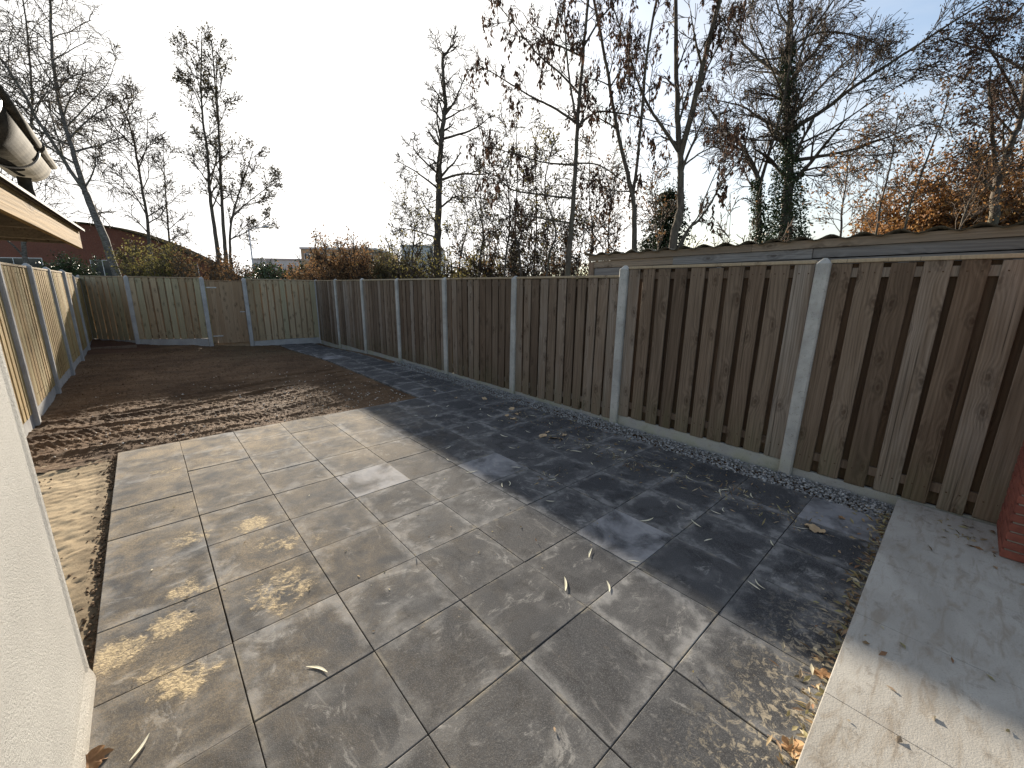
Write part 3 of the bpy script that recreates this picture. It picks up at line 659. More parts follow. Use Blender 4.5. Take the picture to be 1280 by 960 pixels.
def turn(d, ang, az):
    a = np.cross(d, [0, 0, 1.] if abs(d[2]) < .9 else [1., 0, 0]); a = nrm(a); b = np.cross(d, a)
    return nrm(d*math.cos(ang)+(a*math.cos(az)+b*math.sin(az))*math.sin(ang))
def grow(W, tips, p, d, L, r, lev, P):
    """a wandering branch with its side shoots. W = [limbs, twigs]"""
    n = 6 if lev <= 1 else 4
    pts = [p]; dd = d; st = L/(n-1)
    for i in range(n-1):
        dd = nrm(dd+rng.normal(0, P['wob'], 3)+np.array([0, 0, P['up'][min(lev, len(P['up'])-1)]])); pts.append(pts[-1]+dd*st)
    rr = np.linspace(r, max(r*.35, P['rmin']), n); W[0 if lev < P['split'] else 1].add(np.array(pts), np.maximum(rr, P['rmin']), 5 if r > .03 else 3)
    if lev >= P['lev']:
        tips.append((pts[-1], dd)); tips.append((pts[n//2], dd)); return
    k = P['n'][min(lev, len(P['n'])-1)]; k = max(1, int(round(k*rng.uniform(.7, 1.3)))); az = rng.uniform(0, 6.28)
    for c in range(k):
        t = P['t0']+(1-P['t0'])*(c+rng.random())/k; f = t*(n-1); i = min(int(f), n-2); q = pts[i]+(pts[i+1]-pts[i])*(f-i)
        dl = nrm(pts[i+1]-pts[i]); az += 2.4+rng.normal(0, .5)
        grow(W, tips, q, turn(dl, P['ang']*rng.uniform(.7, 1.3), az), L*P['rat']*(1.15-.55*t)*rng.uniform(.7, 1.25), max(r*(1-.6*t)*.6, P['rmin']), lev+1, P)
def leaves(C, Dv, s, asp=1.7, hang=0.0):
    """leaf blades as bent diamonds"""
    C = np.asarray(C, float); n = len(C); d = rng.normal(0, 1, (n, 3))+np.asarray(Dv)*.8; d[:, 2] -= hang; d /= np.linalg.norm(d, axis=1, keepdims=True)
    w = np.cross(d, rng.normal(0, 1, (n, 3))); w /= np.linalg.norm(w, axis=1, keepdims=True)+1e-9; nn = np.cross(d, w)
    s = np.asarray(s).reshape(-1, 1)*np.ones((n, 1)); L = s*asp
    V = np.stack([C, C+d*L*.5+w*s*.5-nn*s*.12, C+d*L, C+d*L*.5-w*s*.5-nn*s*.12], 1)
    b = 4*np.arange(n)[:, None]; T = np.concatenate([b+[0, 1, 2], b+[0, 2, 3]], 0)
    return V.reshape(-1, 3), T
def join_lv(name, parts):
    V, T, o = [], [], 0
    for v, t in parts: V.append(v); T.append(t+o); o += len(v)
    return np_mesh(name, np.concatenate(V), None, np.concatenate(T))
def smooth_path(pts, n):
    pts = np.array(pts, float); t = np.linspace(0, len(pts)-1, n); out = []
    for u in t:
        i = min(int(u), len(pts)-2); f = u-i; p0 = pts[max(i-1, 0)]; p1 = pts[i]; p2 = pts[i+1]; p3 = pts[min(i+2, len(pts)-1)]
        out.append(.5*((2*p1)+(-p0+p2)*f+(2*p0-5*p1+4*p2-p3)*f*f+(-p0+3*p1-3*p2+p3)*f**3))
    return np.array(out)
PAR = dict(wob=.12, up=[.05, .04, .02, 0], rmin=.009, split=2, lev=3, n=[5, 5, 4], t0=.2, ang=.75, rat=.55)
def tree(name, label, cat, depth, stems, P, mb='bark', mt='twig', lv=None, group=None, sc=1.0, zg=-.3):
    """stems: list of (points as (px, py), r_base, r_tip, shoots, shoot length, first shoot at). The first starts on the ground.
    lv = (material, per tip, size, spread, hang)"""
    P = {**PAR, **P}; P['rmin'] *= sc; limbs, twigs, tips = Wood(), Wood(), []
    stems = [(a_, b_*sc, c_*sc, d_, e_*sc, f_) for a_, b_, c_, d_, e_, f_ in stems]
    if lv: lv = (lv[0], lv[1], lv[2]*sc**.7, lv[3]*sc, lv[4])
    base = None; allp = None
    for si, (px, ra, rb, shoots, sl_, t0) in enumerate(stems):
        dz = depth
        if si and px[0][1] <= 300:      # a limb starts on the wood it grows from
            dq = allp-np.array(CP); zz = dq@np.array(fw); ux = 640+FPX*(dq@np.array(rt))/zz; uy = 480-FPX*(dq@np.array(up))/zz
            kk = np.argmin((ux-px[0][0])**2+(uy-px[0][1])**2); dz = zz[kk]
        w = [np.array(at(x, y, dz)) for x, y in px]
        if si and px[0][1] <= 300: w[0] = allp[kk].copy()
        # real limbs leave the plane facing the camera
        if si and px[0][1] <= 300:
            dv = np.array(fw)*rng.uniform(-1, 1)*.5; ln = np.cumsum([0]+[np.linalg.norm(w[i+1]-w[i]) for i in range(len(w)-1)])
            w = [q+dv*l for q, l in zip(w, ln)]
        if px[0][1] > 300 or si == 0:
            b = w[0].copy(); d0 = nrm(w[0]-w[1]); k = (b[2]-zg)/max(-d0[2], .3); q = b+d0*k*.5; q[2] = zg-.1; w = [q]+w
            if base is None: base = q
        pts = smooth_path(w, max(8, 4*len(w))); n = len(pts)
        rad = ra+(rb-ra)*np.linspace(0, 1, n)**.8
        pts[1:] += rng.normal(0, ra*.09, (n-1, 3)); limbs.add(pts, np.maximum(rad, P['rmin']), 8 if ra > .06 else 6)
        den = smooth_path(pts, 6*n); allp = den if allp is None else np.concatenate([allp, den])
        az = rng.uniform(0, 6.28)
        for c in range(shoots):
            t = t0+(1-t0)*(c+rng.random())/max(shoots, 1); f = t*(n-1); i = min(int(f), n-2); q = pts[i]+(pts[i+1]-pts[i])*(f-i); dl = nrm(pts[i+1]-pts[i]); az += 2.4+rng.normal(0, .6)
            grow([limbs, twigs], tips, q, turn(dl, P['ang']*rng.uniform(.75, 1.3), az), sl_*(1.2-.6*t)*rng.uniform(.6, 1.3), max(min(rad[i]*.5, .05*sl_), P['rmin']), 1, P)
        tips.append((pts[-1], nrm(pts[-1]-pts[-2])))
    o = empty(name, base); tag(o, label, cat, group)
    def put(nm, me, m):
        me.transform(Matrix.Translation(-Vector(base))); return link(nm, me, m, o)
    put('trunk', limbs.build('trunk'), M[mb])
    if twigs.t: put('crown', twigs.build('crown', False), M[mt])
    if lv:
        mat, per, size, spread, hang = lv; T = np.array([a for a, _ in tips]); Dd = np.array([b for _, b in tips])
        k = rng.poisson(per, len(T)); C = np.repeat(T, k, 0); Dr = np.repeat(Dd, k, 0)
        if len(C):
            C = C+rng.normal(0, spread, C.shape); put('foliage', join_lv('foliage', [leaves(C, Dr, rng.uniform(.6, 1.3, len(C))*size, 1.7, hang)]), M[mat])
    return o, tips, base

# --- the birch leaning over the brick hall, and thin trees beside it
FINE = dict(rmin=.013, lev=3, n=[6, 7, 6], wob=.14, up=[.03, -.03, -.1, -.12], ang=.7, rat=.62)
tree('birch_tree', 'tall leaning birch with two stems and fine drooping twigs', 'tree', 33,
     [([(135, 310), (118, 268), (107, 240)], .19, .15, 1, 2, .6), ([(107, 240), (92, 190), (80, 150), (72, 110), (66, 60), (64, 0), (60, -50)], .13, .04, 26, 2.8, .1),
      ([(109, 243), (88, 200), (70, 160), (64, 140), (45, 100), (20, 60), (-5, 20)], .1, .03, 24, 2.6, .1), ([(105, 236), (128, 215), (138, 190)], .05, .015, 5, 1.4, .2), ([(84, 160), (105, 128), (125, 100), (132, 70)], .04, .012, 7, 1.4, .1)],
     FINE, 'bark_birch', 'twig_light', ('lv_olive', .35, .045, .1, .3), sc=1.5)
tree('birch_tree', 'slender birch behind the leaning one, half hidden by the eaves', 'tree', 35,
     [([(30, 310), (28, 240), (40, 150), (36, 60), (25, -30)], .14, .03, 26, 3.0, .15), ([(28, 240), (10, 160), (-15, 80)], .07, .02, 16, 2.6, .1)], FINE, 'bark_birch', 'twig_light', ('lv_olive', .4, .045, .12, .3), sc=1.4)
tree('bare_tree', 'thin bare tree with forked top between birch and many stemmed tree', 'tree', 37,
     [([(188, 315), (184, 275), (176, 225), (168, 180), (160, 150), (150, 128)], .10, .03, 18, 2.0, .25), ([(169, 185), (148, 160), (136, 130)], .045, .012, 5, 1.2, .2), ([(174, 210), (185, 185), (190, 150)], .04, .012, 5, 1.2, .2), ([(183, 270), (168, 235), (140, 205)], .04, .012, 5, 1.2, .2)],
     dict(rmin=.0135, up=[.05, .03, 0], n=[6, 6, 5]), 'bark', 'twig', ('lv_dark', .5, .06, .08, .2), sc=1.6)
tree('bare_tree', 'small bare sapling standing before the brick hall roof', 'tree', 39, [([(213, 312), (209, 270), (206, 225), (204, 195)], .075, .02, 18, 1.5, .15)], dict(rmin=.0135, n=[6, 6, 5]), 'bark', 'twig', ('lv_dark', .8, .06, .08, .2), sc=1.55)
tree('many_stemmed_tree', 'many stemmed tree with dark leaf tufts at its tips', 'tree', 38,
     [([(274, 325), (268, 285), (262, 240), (260, 200), (254, 150), (251, 110), (252, 48)], 0.222, 0.046, 15, 2.85, .35), ([(283, 325), (279, 280), (276, 225), (274, 170), (270, 120), (266, 62)], 0.204, 0.046, 14, 2.85, .35),
      ([(288, 325), (288, 285), (296, 250), (306, 220), (316, 190)], 0.148, 0.028, 12, 2.47, .3), ([(264, 235), (250, 175), (232, 155), (212, 150)], 0.083, 0.022, 8, 1.9, .3), ([(253, 140), (240, 110), (222, 95)], 0.056, 0.022, 7, 1.52, .2), ([(255, 120), (240, 75), (222, 50)], 0.056, 0.022, 7, 1.52, .2), ([(278, 215), (288, 165), (296, 130), (305, 100)], 0.074, 0.022, 9, 1.71, .3), ([(290, 268), (318, 240), (340, 220)], 0.065, 0.022, 8, 1.71, .2), ([(288, 300), (310, 288), (335, 268)], 0.056, 0.022, 6, 1.52, .2)],
     dict(rmin=.022, n=[6, 6, 5], up=[.06, .06, .03], ang=.65), 'bark', 'twig', ('lv_dark', .8, .12, .16, .2))
# --- the old bare tree behind the end of the weathered fence
tree('bare_tree', 'sturdy bare tree with crooked limbs and broken forked top', 'tree', 17,
     [([(547, 330), (547, 285), (549, 240), (550, 195), (554, 155), (557, 122), (553, 78), (560, 64), (569, 53)], .20, .03, 24, 1.2, .3), ([(550, 219), (528, 196), (514, 178), (511, 160)], .05, .012, 6, .7, .2), ([(548, 237), (525, 222), (503, 212)], .05, .012, 6, .7, .2), ([(553, 226), (575, 214), (600, 211), (616, 205), (640, 187)], .06, .012, 8, .9, .15),
      ([(551, 261), (562, 248), (572, 243), (628, 240)], .055, .012, 8, .8, .2), ([(555, 174), (587, 162), (602, 152), (614, 141)], .055, .012, 7, .7, .2), ([(557, 150), (575, 146), (592, 143)], .04, .012, 5, .6, .2), ([(557, 146), (568, 130), (575, 116), (585, 98), (597, 87)], .05, .012, 8, .7, .2), ([(552, 175), (546, 150), (546, 125), (550, 118)], .05, .015, 5, .6, .2), ([(547, 280), (530, 255), (519, 234)], .05, .012, 7, .8, .2), ([(546, 297), (515, 283), (487, 275)], .045, .012, 7, .8, .2)],
     dict(rmin=.011, n=[5, 5, 5], wob=.2, up=[.04, .05, .05], ang=.8), 'bark', 'twig')

# --- trees with hanging withered leaves just beyond the fence
def clusters(o, base, tips, k, mat, size, nleaf=(6, 14), ln=.38, pick=None):
    sel, grid = [], set()
    for i in rng.permutation(len(tips)):
        q = tuple((tips[i][0]/.2).astype(int))
        if q not in grid: grid.add(q); sel.append(tips[i])
        if len(sel) >= k: break
    C = []
    for p, d in sel:
        m = rng.integers(*nleaf); t = np.sort(rng.random(m)); h = ln*rng.uniform(.5, 1.3)
        C.append(np.stack([p[0]+rng.normal(0, .022, m), p[1]+rng.normal(0, .022, m), p[2]-t*h], 1))
    C = np.concatenate(C)-np.array(base)
    me = join_lv('withered_leaves', [leaves(C, np.tile([0, 0, -1.], (len(C), 1)), rng.uniform(.6, 1.3, len(C))*size, 2.3, 2.6)]); link('withered_leaves', me, M[mat], o)
LONG = dict(rmin=.0065, lev=3, n=[5, 5, 4], wob=.1, up=[.02, .03, .03], ang=.7, rat=.6, split=2)
o, tp, b = tree('ash_tree', 'slim tree of long arching limbs hung with withered leaves, behind third post', 'tree', 10.5,
     [([(711, 330), (714, 285), (719, 213), (722, 152), (729, 71), (736, -10), (740, -60)], .085, .025, 9, 1.1, .5), ([(720, 154), (690, 139), (664, 131), (630, 116), (600, 104)], .035, .01, 8, .6, .3), ([(722, 156), (749, 131), (780, 124), (813, 122), (873, 122)], .035, .01, 9, .6, .3), ([(721, 153), (713, 106), (708, 50), (706, -10)], .04, .015, 9, .7, .3),
      ([(719, 207), (695, 200), (671, 191), (636, 172), (598, 155)], .03, .009, 7, .6, .3), ([(719, 203), (752, 198), (784, 209), (800, 213)], .025, .009, 6, .5, .3), ([(716, 248), (680, 247), (635, 241), (610, 205), (598, 165)], .03, .009, 6, .6, .4), ([(713, 280), (675, 270), (646, 262), (607, 241)], .025, .009, 6, .5, .3), ([(723, 118), (700, 98), (671, 80), (640, 50), (618, 30)], .03, .009, 8, .6, .3), ([(728, 72), (708, 52), (689, 35), (665, 0), (655, -25)], .03, .01, 8, .6, .2), ([(731, 60), (748, 30), (770, 5), (785, -30)], .03, .01, 8, .6, .2)],
     LONG, 'bark_light', 'twig', None)
clusters(o, b, tp, 420, 'lv_hang', .05)
o, tp, b = tree('ash_tree', 'slim forked tree with withered leaf bunches beyond the shed roof end', 'tree', 11,
     [([(793, 300), (792, 255), (786, 225), (774, 174), (764, 120), (756, 71), (742, 0), (735, -40)], .08, .03, 9, 1.1, .4), ([(790, 245), (793, 213), (793, 160), (793, 106), (800, 45), (809, 0), (815, -40)], .05, .02, 10, .8, .3), ([(762, 110), (790, 60), (830, 20)], .025, .009, 6, .6, .3), ([(770, 160), (745, 135), (735, 110)], .025, .009, 5, .5, .3), ([(791, 240), (760, 235), (740, 215)], .022, .009, 5, .5, .3)],
     LONG, 'bark_light', 'twig', None)
clusters(o, b, tp, 200, 'lv_hang', .05)
o, tp, b = tree('ash_tree', 'stout pale trunk splitting into two straight stems behind the shed roof', 'tree', 10.5,
     [([(842, 300), (850, 262), (851, 230), (850, 198), (847, 150), (846, 106), (845, 50), (845, -30)], .12, .045, 8, 1.2, .4), ([(851, 195), (857, 150), (862, 106), (869, 50), (876, -30)], .08, .045, 6, 1.0, .3), ([(849, 193), (830, 162), (813, 138), (800, 110), (791, 85), (776, 40), (763, 0)], .05, .015, 9, .8, .25), ([(850, 305), (873, 276), (888, 255), (901, 230), (920, 205), (937, 181)], .05, .012, 7, .6, .3), ([(853, 305), (872, 272), (880, 250), (900, 205), (918, 175)], .03, .01, 6, .6, .3), ([(850, 210), (875, 190), (900, 175), (925, 150)], .028, .009, 7, .6, .2), ([(862, 110), (885, 80), (905, 40)], .028, .01, 7, .7, .2)],
     LONG, 'bark_light', 'twig', None)
clusters(o, b, tp, 150, 'lv_hang', .055, (8, 16), .4)

# --- ivy clad trees
BIG = dict(rmin=.009, lev=3, n=[6, 7, 6], wob=.12, up=[.03, .01, -.03, -.03], ang=.6, rat=.6)
o, tp, b = tree('ivy_clad_tree', 'big spreading tree with ivy wrapped trunk behind the shed', 'tree', 15,
     [([(981, 300), (983, 262), (985, 230), (986, 190), (985, 159), (984, 110), (984, 71), (988, 20), (992, -40)], .24, .06, 20, 2.4, .3), ([(986, 202), (1020, 197), (1059, 191), (1105, 175), (1148, 159)], .08, .015, 13, 1.3, .25), ([(987, 163), (1015, 150), (1042, 131), (1080, 110), (1120, 88), (1150, 75)], .09, .015, 15, 1.5, .2), ([(985, 166), (958, 146), (935, 124), (900, 110)], .07, .015, 11, 1.2, .25), ([(985, 120), (1010, 80), (1040, 40), (1075, 5), (1100, -30)], .08, .02, 15, 1.5, .2), ([(984, 100), (960, 60), (940, 10), (930, -30)], .07, .02, 12, 1.4, .2), ([(986, 150), (1030, 105), (1075, 60), (1115, 30)], .06, .015, 13, 1.3, .2), ([(986, 80), (1020, 30), (1050, -20)], .06, .02, 10, 1.4, .2), ([(984, 130), (950, 95), (915, 60)], .05, .015, 12, 1.3, .2), ([(986, 185), (1030, 168), (1075, 140), (1110, 122)], .05, .012, 13, 1.3, .2), ([(986, 60), (1040, 25), (1100, 15), (1150, 20)], .05, .012, 13, 1.4, .2), ([(985, 215), (1020, 220), (1060, 215)], .04, .012, 9, 1.1, .2), ([(984, 175), (950, 165), (920, 150)], .04, .012, 9, 1.1, .2)],
     BIG, 'bark', 'twig', ('lv_dark', .12, .05, .08, .3))
def ivy(o, base, pts, depth, prof, n, mat='ivy', size=.05, name='ivy'):
    w = smooth_path([np.array(at(x, y, depth)) for x, y in pts], 40); t = rng.random(n)**1.35; i = np.minimum((t*39).astype(int), 38); C = w[i]+(w[i+1]-w[i])*rng.random((n, 1))
    r = np.interp(t, *zip(*prof))*np.sqrt(rng.random(n))*(.75+.5*np.abs(np.sin(t*31+C[:, 0]*3))); a = rng.uniform(0, 6.28, n)
    C = C+np.stack([r*np.cos(a), r*np.sin(a), rng.normal(0, .05, n)], 1)-np.array(base)
    link(name, join_lv(name, [leaves(C, np.stack([np.cos(a), np.sin(a), np.zeros(n)], 1), rng.uniform(.6, 1.3, n)*size, 1.2, .5)]), M[mat], o)
ivy(o, b, [(981, 310), (983, 262), (985, 200), (985, 120), (985, 60)], 15, [(0, .75), (.25, .62), (.5, .42), (.8, .33), (1, .2)], 14000, size=.06)
o, tp, b = tree('ivy_clad_tree', 'smaller ivy clad tree close beside the big spreading one', 'tree', 15.5,
     [([(948, 300), (948, 260), (946, 220), (932, 190), (915, 170), (900, 156), (885, 130)], .14, .03, 12, 1.6, .35), ([(947, 235), (955, 180), (957, 130), (950, 80)], .07, .02, 11, 1.4, .2), ([(946, 222), (928, 205), (905, 200)], .04, .012, 7, 1.0, .2)], BIG, 'bark', 'twig', None)
ivy(o, b, [(948, 310), (948, 265), (946, 225)], 15.5, [(0, .3), (.5, .24), (1, .17)], 2600, size=.06)

# --- right: oaks with brown tufts, thin stems, orange leaves
OAK = dict(rmin=.008, lev=3, n=[5, 6, 5], wob=.2, up=[.04, .03, .02], ang=.75, rat=.58)
o, tp, b = tree('oak_tree', 'leaning oak with crooked limbs and brown leaf tufts at the far shed end', 'tree', 12.5,
     [([(1240, 292), (1243, 255), (1249, 220), (1262, 185), (1275, 152), (1281, 106), (1292, 50)], .14, .05, 11, 1.5, .3), ([(1248, 222), (1228, 190), (1215, 160), (1201, 135), (1195, 110)], .07, .015, 10, 1.2, .2), ([(1245, 240), (1225, 235), (1205, 225), (1192, 200), (1195, 170)], .055, .012, 9, 1.0, .2), ([(1277, 140), (1250, 105), (1225, 80), (1205, 60)], .05, .015, 11, 1.1, .2), ([(1283, 90), (1262, 50), (1240, 30), (1225, 15)], .045, .012, 10, 1.0, .2), ([(1268, 170), (1240, 150), (1225, 140)], .04, .012, 8, .9, .2)],
     OAK, 'bark', 'twig', ('lv_hang', 1.3, .05, .09, .3))
o, tp, b = tree('oak_tree', 'oak limbs reaching in above the leaning oak from beyond', 'tree', 14,
     [([(1380, 300), (1372, 200), (1350, 100), (1330, 20), (1320, -60)], .2, .08, 5, 1.8, .5), ([(1345, 80), (1310, 50), (1280, 20), (1240, 0), (1200, -10)], .07, .015, 12, 1.2, .25), ([(1330, 20), (1290, 0), (1250, 30), (1215, 45)], .05, .012, 11, 1.0, .25), ([(1360, 150), (1320, 110), (1285, 95), (1262, 110)], .06, .012, 10, 1.1, .25)], OAK, 'bark', 'twig', ('lv_hang', .8, .05, .09, .3))
for (px, lab) in (([(1128, 300), (1138, 255), (1151, 220), (1166, 180), (1180, 142), (1187, 110)], 'slanting thin sapling before the orange beech'), ([(1094, 300), (1101, 255), (1112, 212), (1119, 170), (1123, 140)], 'thin upright sapling between ivy clad tree and orange beech'), ([(1196, 300), (1208, 262), (1222, 225), (1236, 195)], 'pale thin sapling crossing in front of the orange beech'), ([(1050, 302), (1052, 265), (1058, 225), (1060, 195)], 'thin sapling with orange leaves beside the big ivy clad tree')):
    tree('sapling', lab, 'sapling', 11.5, [(px, .035, .012, 18, 1.1, .2)], dict(rmin=.0065, lev=3, n=[4, 5, 4], up=[.04, .03]), 'bark', 'twig', ('lv_orange', .6, .05, .09, .4))

# --- shrubs: many upright stems with twigs and leaves
def shrub(name, label, px, depth, width, top, stems, mat, per, size, mt='twig', group=None, cat='shrub', lean=.25, spread=.13, rat=.5, sh=9):
    """top = picture height of its tip; width in metres"""
    c = np.array(at(px, 340, depth)); c[2] = -.3; tip = at(px, top, depth); H = tip.z+.3
    W0, W1, tips = Wood(), Wood(), []
    P = {**PAR, **dict(rmin=.007+.00035*depth, lev=2, n=[6, 6], wob=.14, up=[.04, .03, .02], ang=.6, rat=rat, split=1)}
    for s_ in range(int(stems*1.8)):
        a = rng.uniform(0, 6.28); rr = width*.28*math.sqrt(rng.random()); p = c+np.array([rr*math.cos(a), rr*math.sin(a), 0]); h = H*rng.uniform(.6, 1.0)*(1-.25*(rr/(width*.3))**2)
        d = nrm(np.array([math.cos(a)*lean*rng.random(), math.sin(a)*lean*rng.random(), 1])); n = 8; pts = [p]
        for i in range(n-1): d = nrm(d+rng.normal(0, .06, 3)+[0, 0, .04]); pts.append(pts[-1]+d*h/(n-1))
        r_ = rng.uniform(.012, .03); W0.add(np.array(pts), np.linspace(r_, .007, n), 4)
        for c_ in range(sh):
            t = .15+.85*(c_+rng.random())/sh; i = min(int(t*(n-1)), n-2); dl = nrm(pts[i+1]-pts[i])
            grow([W0, W1], tips, pts[i], turn(dl, rng.uniform(.4, .9), rng.uniform(0, 6.28)), width*.34*(1.15-.6*t)*rng.uniform(.6, 1.2), .01, 1, P)
    o = empty(name, c); tag(o, label, cat, group)
    def put(nm, me, m): me.transform(Matrix.Translation(-Vector(c))); link(nm, me, m, o)
    put('stems', W0.build('stems'), M['bark']); put('twigs', W1.build('twigs', False), M[mt]); [tag(q, kind='stuff') for q in o.children if q.name.startswith('twigs')]
    if per:
        T = np.array([a for a, _ in tips]); Dd = np.array([b_ for _, b_ in tips]); k = rng.poisson(per*.8, len(T)); C = np.repeat(T, k, 0)+rng.normal(0, spread, (k.sum(), 3))
        put('foliage', join_lv('foliage', [leaves(C, np.repeat(Dd, k, 0), rng.uniform(.6, 1.3, len(C))*size, 1.6, .3)]), M[mat])
    return o
G = 'shrubs behind the fences'
for (px, tp_, d_, lab) in ((600, 205, 14.5, 'slender dark stem left of the arching ash limbs'), (632, 180, 13, 'slender stem crossing the lowest arching ash limb'), (650, 165, 12.5, 'leafy slender tree crossing the arching ash limbs'), (668, 172, 13.5, 'dark slender stem just left of the arching ash'), (686, 190, 12, 'short slender stem at the arching ash trunk'), (738, 185, 12.5, 'slender stem just right of the arching ash'), (760, 200, 13, 'slender leafy stem before the forked ash'), (820, 215, 13, 'slender stem between forked ash and pale trunk'), (575, 235, 16, 'slender stem close right of the sturdy bare tree'), (515, 250, 16, 'slender stem left of the sturdy bare tree')):
    j = rng.normal(0, 5, 3); tree('slender_tree', lab, 'tree', d_, [([(px, 325), (px+j[0], 290), (px+j[1], (290+tp_)/2), (px+j[2]*1.5, tp_)], .04, .012, 16, 1.25, .2)], dict(rmin=.009, lev=3, n=[5, 5, 4], wob=.16, up=[.05, .04, .03], rat=.55), 'bark', 'twig', (('lv_dark', 'lv_brown', 'lv_olive')[int(px) % 3], .7, .05, .08, .3))
shrub('autumn_shrub', 'rounded shrub of rusty brown leaves above the end fence corner', 438, 20, 3.6, 274, 16, 'lv_brown', 3.2, .075, group=G)
shrub('autumn_shrub', 'dark bushy shrub between rusty shrub and the sturdy bare tree', 490, 19, 2.2, 306, 12, 'lv_dark', 4, .075, group=G)
shrub('hedge_shrub', 'low dark green shrub before the far white building', 350, 19, 2.4, 322, 14, 'ivy', 4.5, .075, 'twig', G)
shrub('hedge_shrub', 'low brown shrub between green shrub and rusty shrub', 395, 18, 2.4, 326, 14, 'lv_brown', 3.5, .07, 'twig', G)
shrub('twiggy_shrub', 'tall bare twiggy shrub left of the rusty shrub', 413, 23, 1.6, 262, 5, 'lv_brown', .3, .05, group=G)
for (px, d_, w, tp_, mt_, per, lab) in ((462, 24, 3.4, 282, 'lv_brown', 1.2, 'loose brown brush behind the rusty shrub'), (385, 26, 3.6, 306, 'lv_brown', 1.3, 'loose brown brush before the beige block'), (508, 22, 3.2, 290, 'lv_olive', 1.2, 'loose brush before the pale tall block'), (338, 25, 3.0, 320, 'lv_dark', 1.6, 'dark low brush before the white building'), (430, 28, 4.0, 296, 'lv_olive', 1.2, 'olive brush standing behind the rusty shrub')):
    shrub('brush', lab, px, d_, w, tp_, 11, mt_, per, .075, 'twig_light', G, spread=.2)
for (px, d_, w, tp_, st, mt_, per, lab) in ((520, 16, 2.2, 268, 9, 'lv_olive', .8, 'twiggy shrub with few yellow leaves left of the sturdy bare tree'), (582, 15.5, 2.6, 262, 11, 'lv_olive', 1.1, 'twiggy shrub with yellowing leaves right of the sturdy bare tree'), (625, 15, 2.4, 226, 9, 'lv_brown', .8, 'tall twiggy shrub with dark stems and brown leaves'),
        (660, 14, 2.4, 196, 8, 'lv_dark', 1.0, 'tallest twiggy shrub with dark leaves beside the arching ash'), (690, 13, 2.0, 222, 8, 'lv_brown', 1.1, 'bushy shrub with rusty leaves at the arching ash foot'), (748, 13, 2.2, 232, 8, 'lv_brown', 1.1, 'leafy shrub between two ash trees above the shed end'), (605, 19, 3.0, 285, 12, 'lv_olive', 1.6, 'dense low thicket of yellow green leaves behind the twiggy shrubs'), (545, 20, 3.0, 296, 12, 'lv_olive', 1.6, 'dense low thicket behind the sturdy bare tree'), (680, 17, 3.2, 270, 12, 'lv_dark', 1.4, 'dense thicket behind the arching ash')):
    shrub('twiggy_shrub', lab, px, d_, w, tp_, st, mt_, per, .06, group=G)
for (px, d_, w, tp_, lab) in ((1250, 16, 4.8, 140, 'large orange beech shrub behind the leaning oak'), (1180, 16.5, 4.6, 172, 'orange beech shrub left of the larger one'), (1118, 17, 3.6, 215, 'low orange beech shrub nearest the big ivy clad tree'), (1325, 16, 4.2, 140, 'orange beech shrub beyond the leaning oak')):
    shrub('beech_shrub', lab, px, d_, w, tp_, 26, 'lv_orange', 6, .08, 'twig', 'orange beeches behind the shed', spread=.16)
shrub('twiggy_shrub', 'bare twiggy shrub between pale trunk and ivy clad tree', 905, 14, 2.6, 205, 7, 'lv_brown', .3, .05, group=G)
# --- shrubs and climbers on the brick hall
for (px, d_, w, tp_, mt_, per, lab) in ((178, 27, 3.2, 283, 'lv_olive', 2.2, 'olive leaved shrub against the brick hall beside the birch'), (215, 26, 3.8, 291, 'lv_olive', 2.4, 'broad olive shrub covering the middle of the brick hall'), (255, 25, 3.4, 300, 'lv_brown', 2.2, 'brownish shrub under the falling end of the hall roof'), (298, 24, 3.0, 317, 'lv_brown', 2.4, 'low brownish shrub at the foot of the many stemmed tree'), (97, 28, 1.3, 306, 'ivy', 3.5, 'dark evergreen shrub left of the birch foot'), (72, 27, 1.2, 310, 'ivy', 3.5, 'dark evergreen shrub between the hall windows')):
    shrub('hall_shrub', lab, px, d_, w, tp_, 11, mt_, per, .085, 'twig_light', 'shrubs along the brick hall', spread=.2)

# --- evergreen with drooping sprays
cp = at(832, 300, 14); cb = (cp.x, cp.y, -.3); o = empty('conifer', cb); tag(o, 'dark drooping evergreen between the pale trunk and the forked ash', 'conifer')
W = Wood(); H = at(832, 238, 14).z+.3; C, Dv = [], []
W2 = Wood(); W2.add(np.array([[0, 0, z] for z in np.linspace(-.1, H, 8)]), np.linspace(.1, .015, 8), 6)
for i in range(300):
    t = rng.random()**1.1; z = H*(.3+.69*t); a = rng.uniform(0, 6.28); L = (2.0-1.75*t)*rng.uniform(.6, 1.2)+.12; q = np.array([0, 0, z]); d = np.array([math.cos(a), math.sin(a), .35]); pts = [q]
    for k in range(4): d = nrm(d+[0, 0, -.28]); pts.append(pts[-1]+d*L/4)
    W.add(np.array(pts), np.linspace(.014, .005, 5), 3)
    for k in range(40):
        u = rng.random()*3.99; j = int(u); C.append(pts[j]+(pts[j+1]-pts[j])*(u-j)+rng.normal(0, .06, 3)); Dv.append(d)
link('trunk', W2.build('trunk'), M['bark'], o); link('crown', W.build('crown'), M['twig'], o)
link('foliage', join_lv('foliage', [leaves(np.array(C), np.array(Dv), rng.uniform(.03, .06, len(C)), 2.4, .8)]), M['conifer'], o)

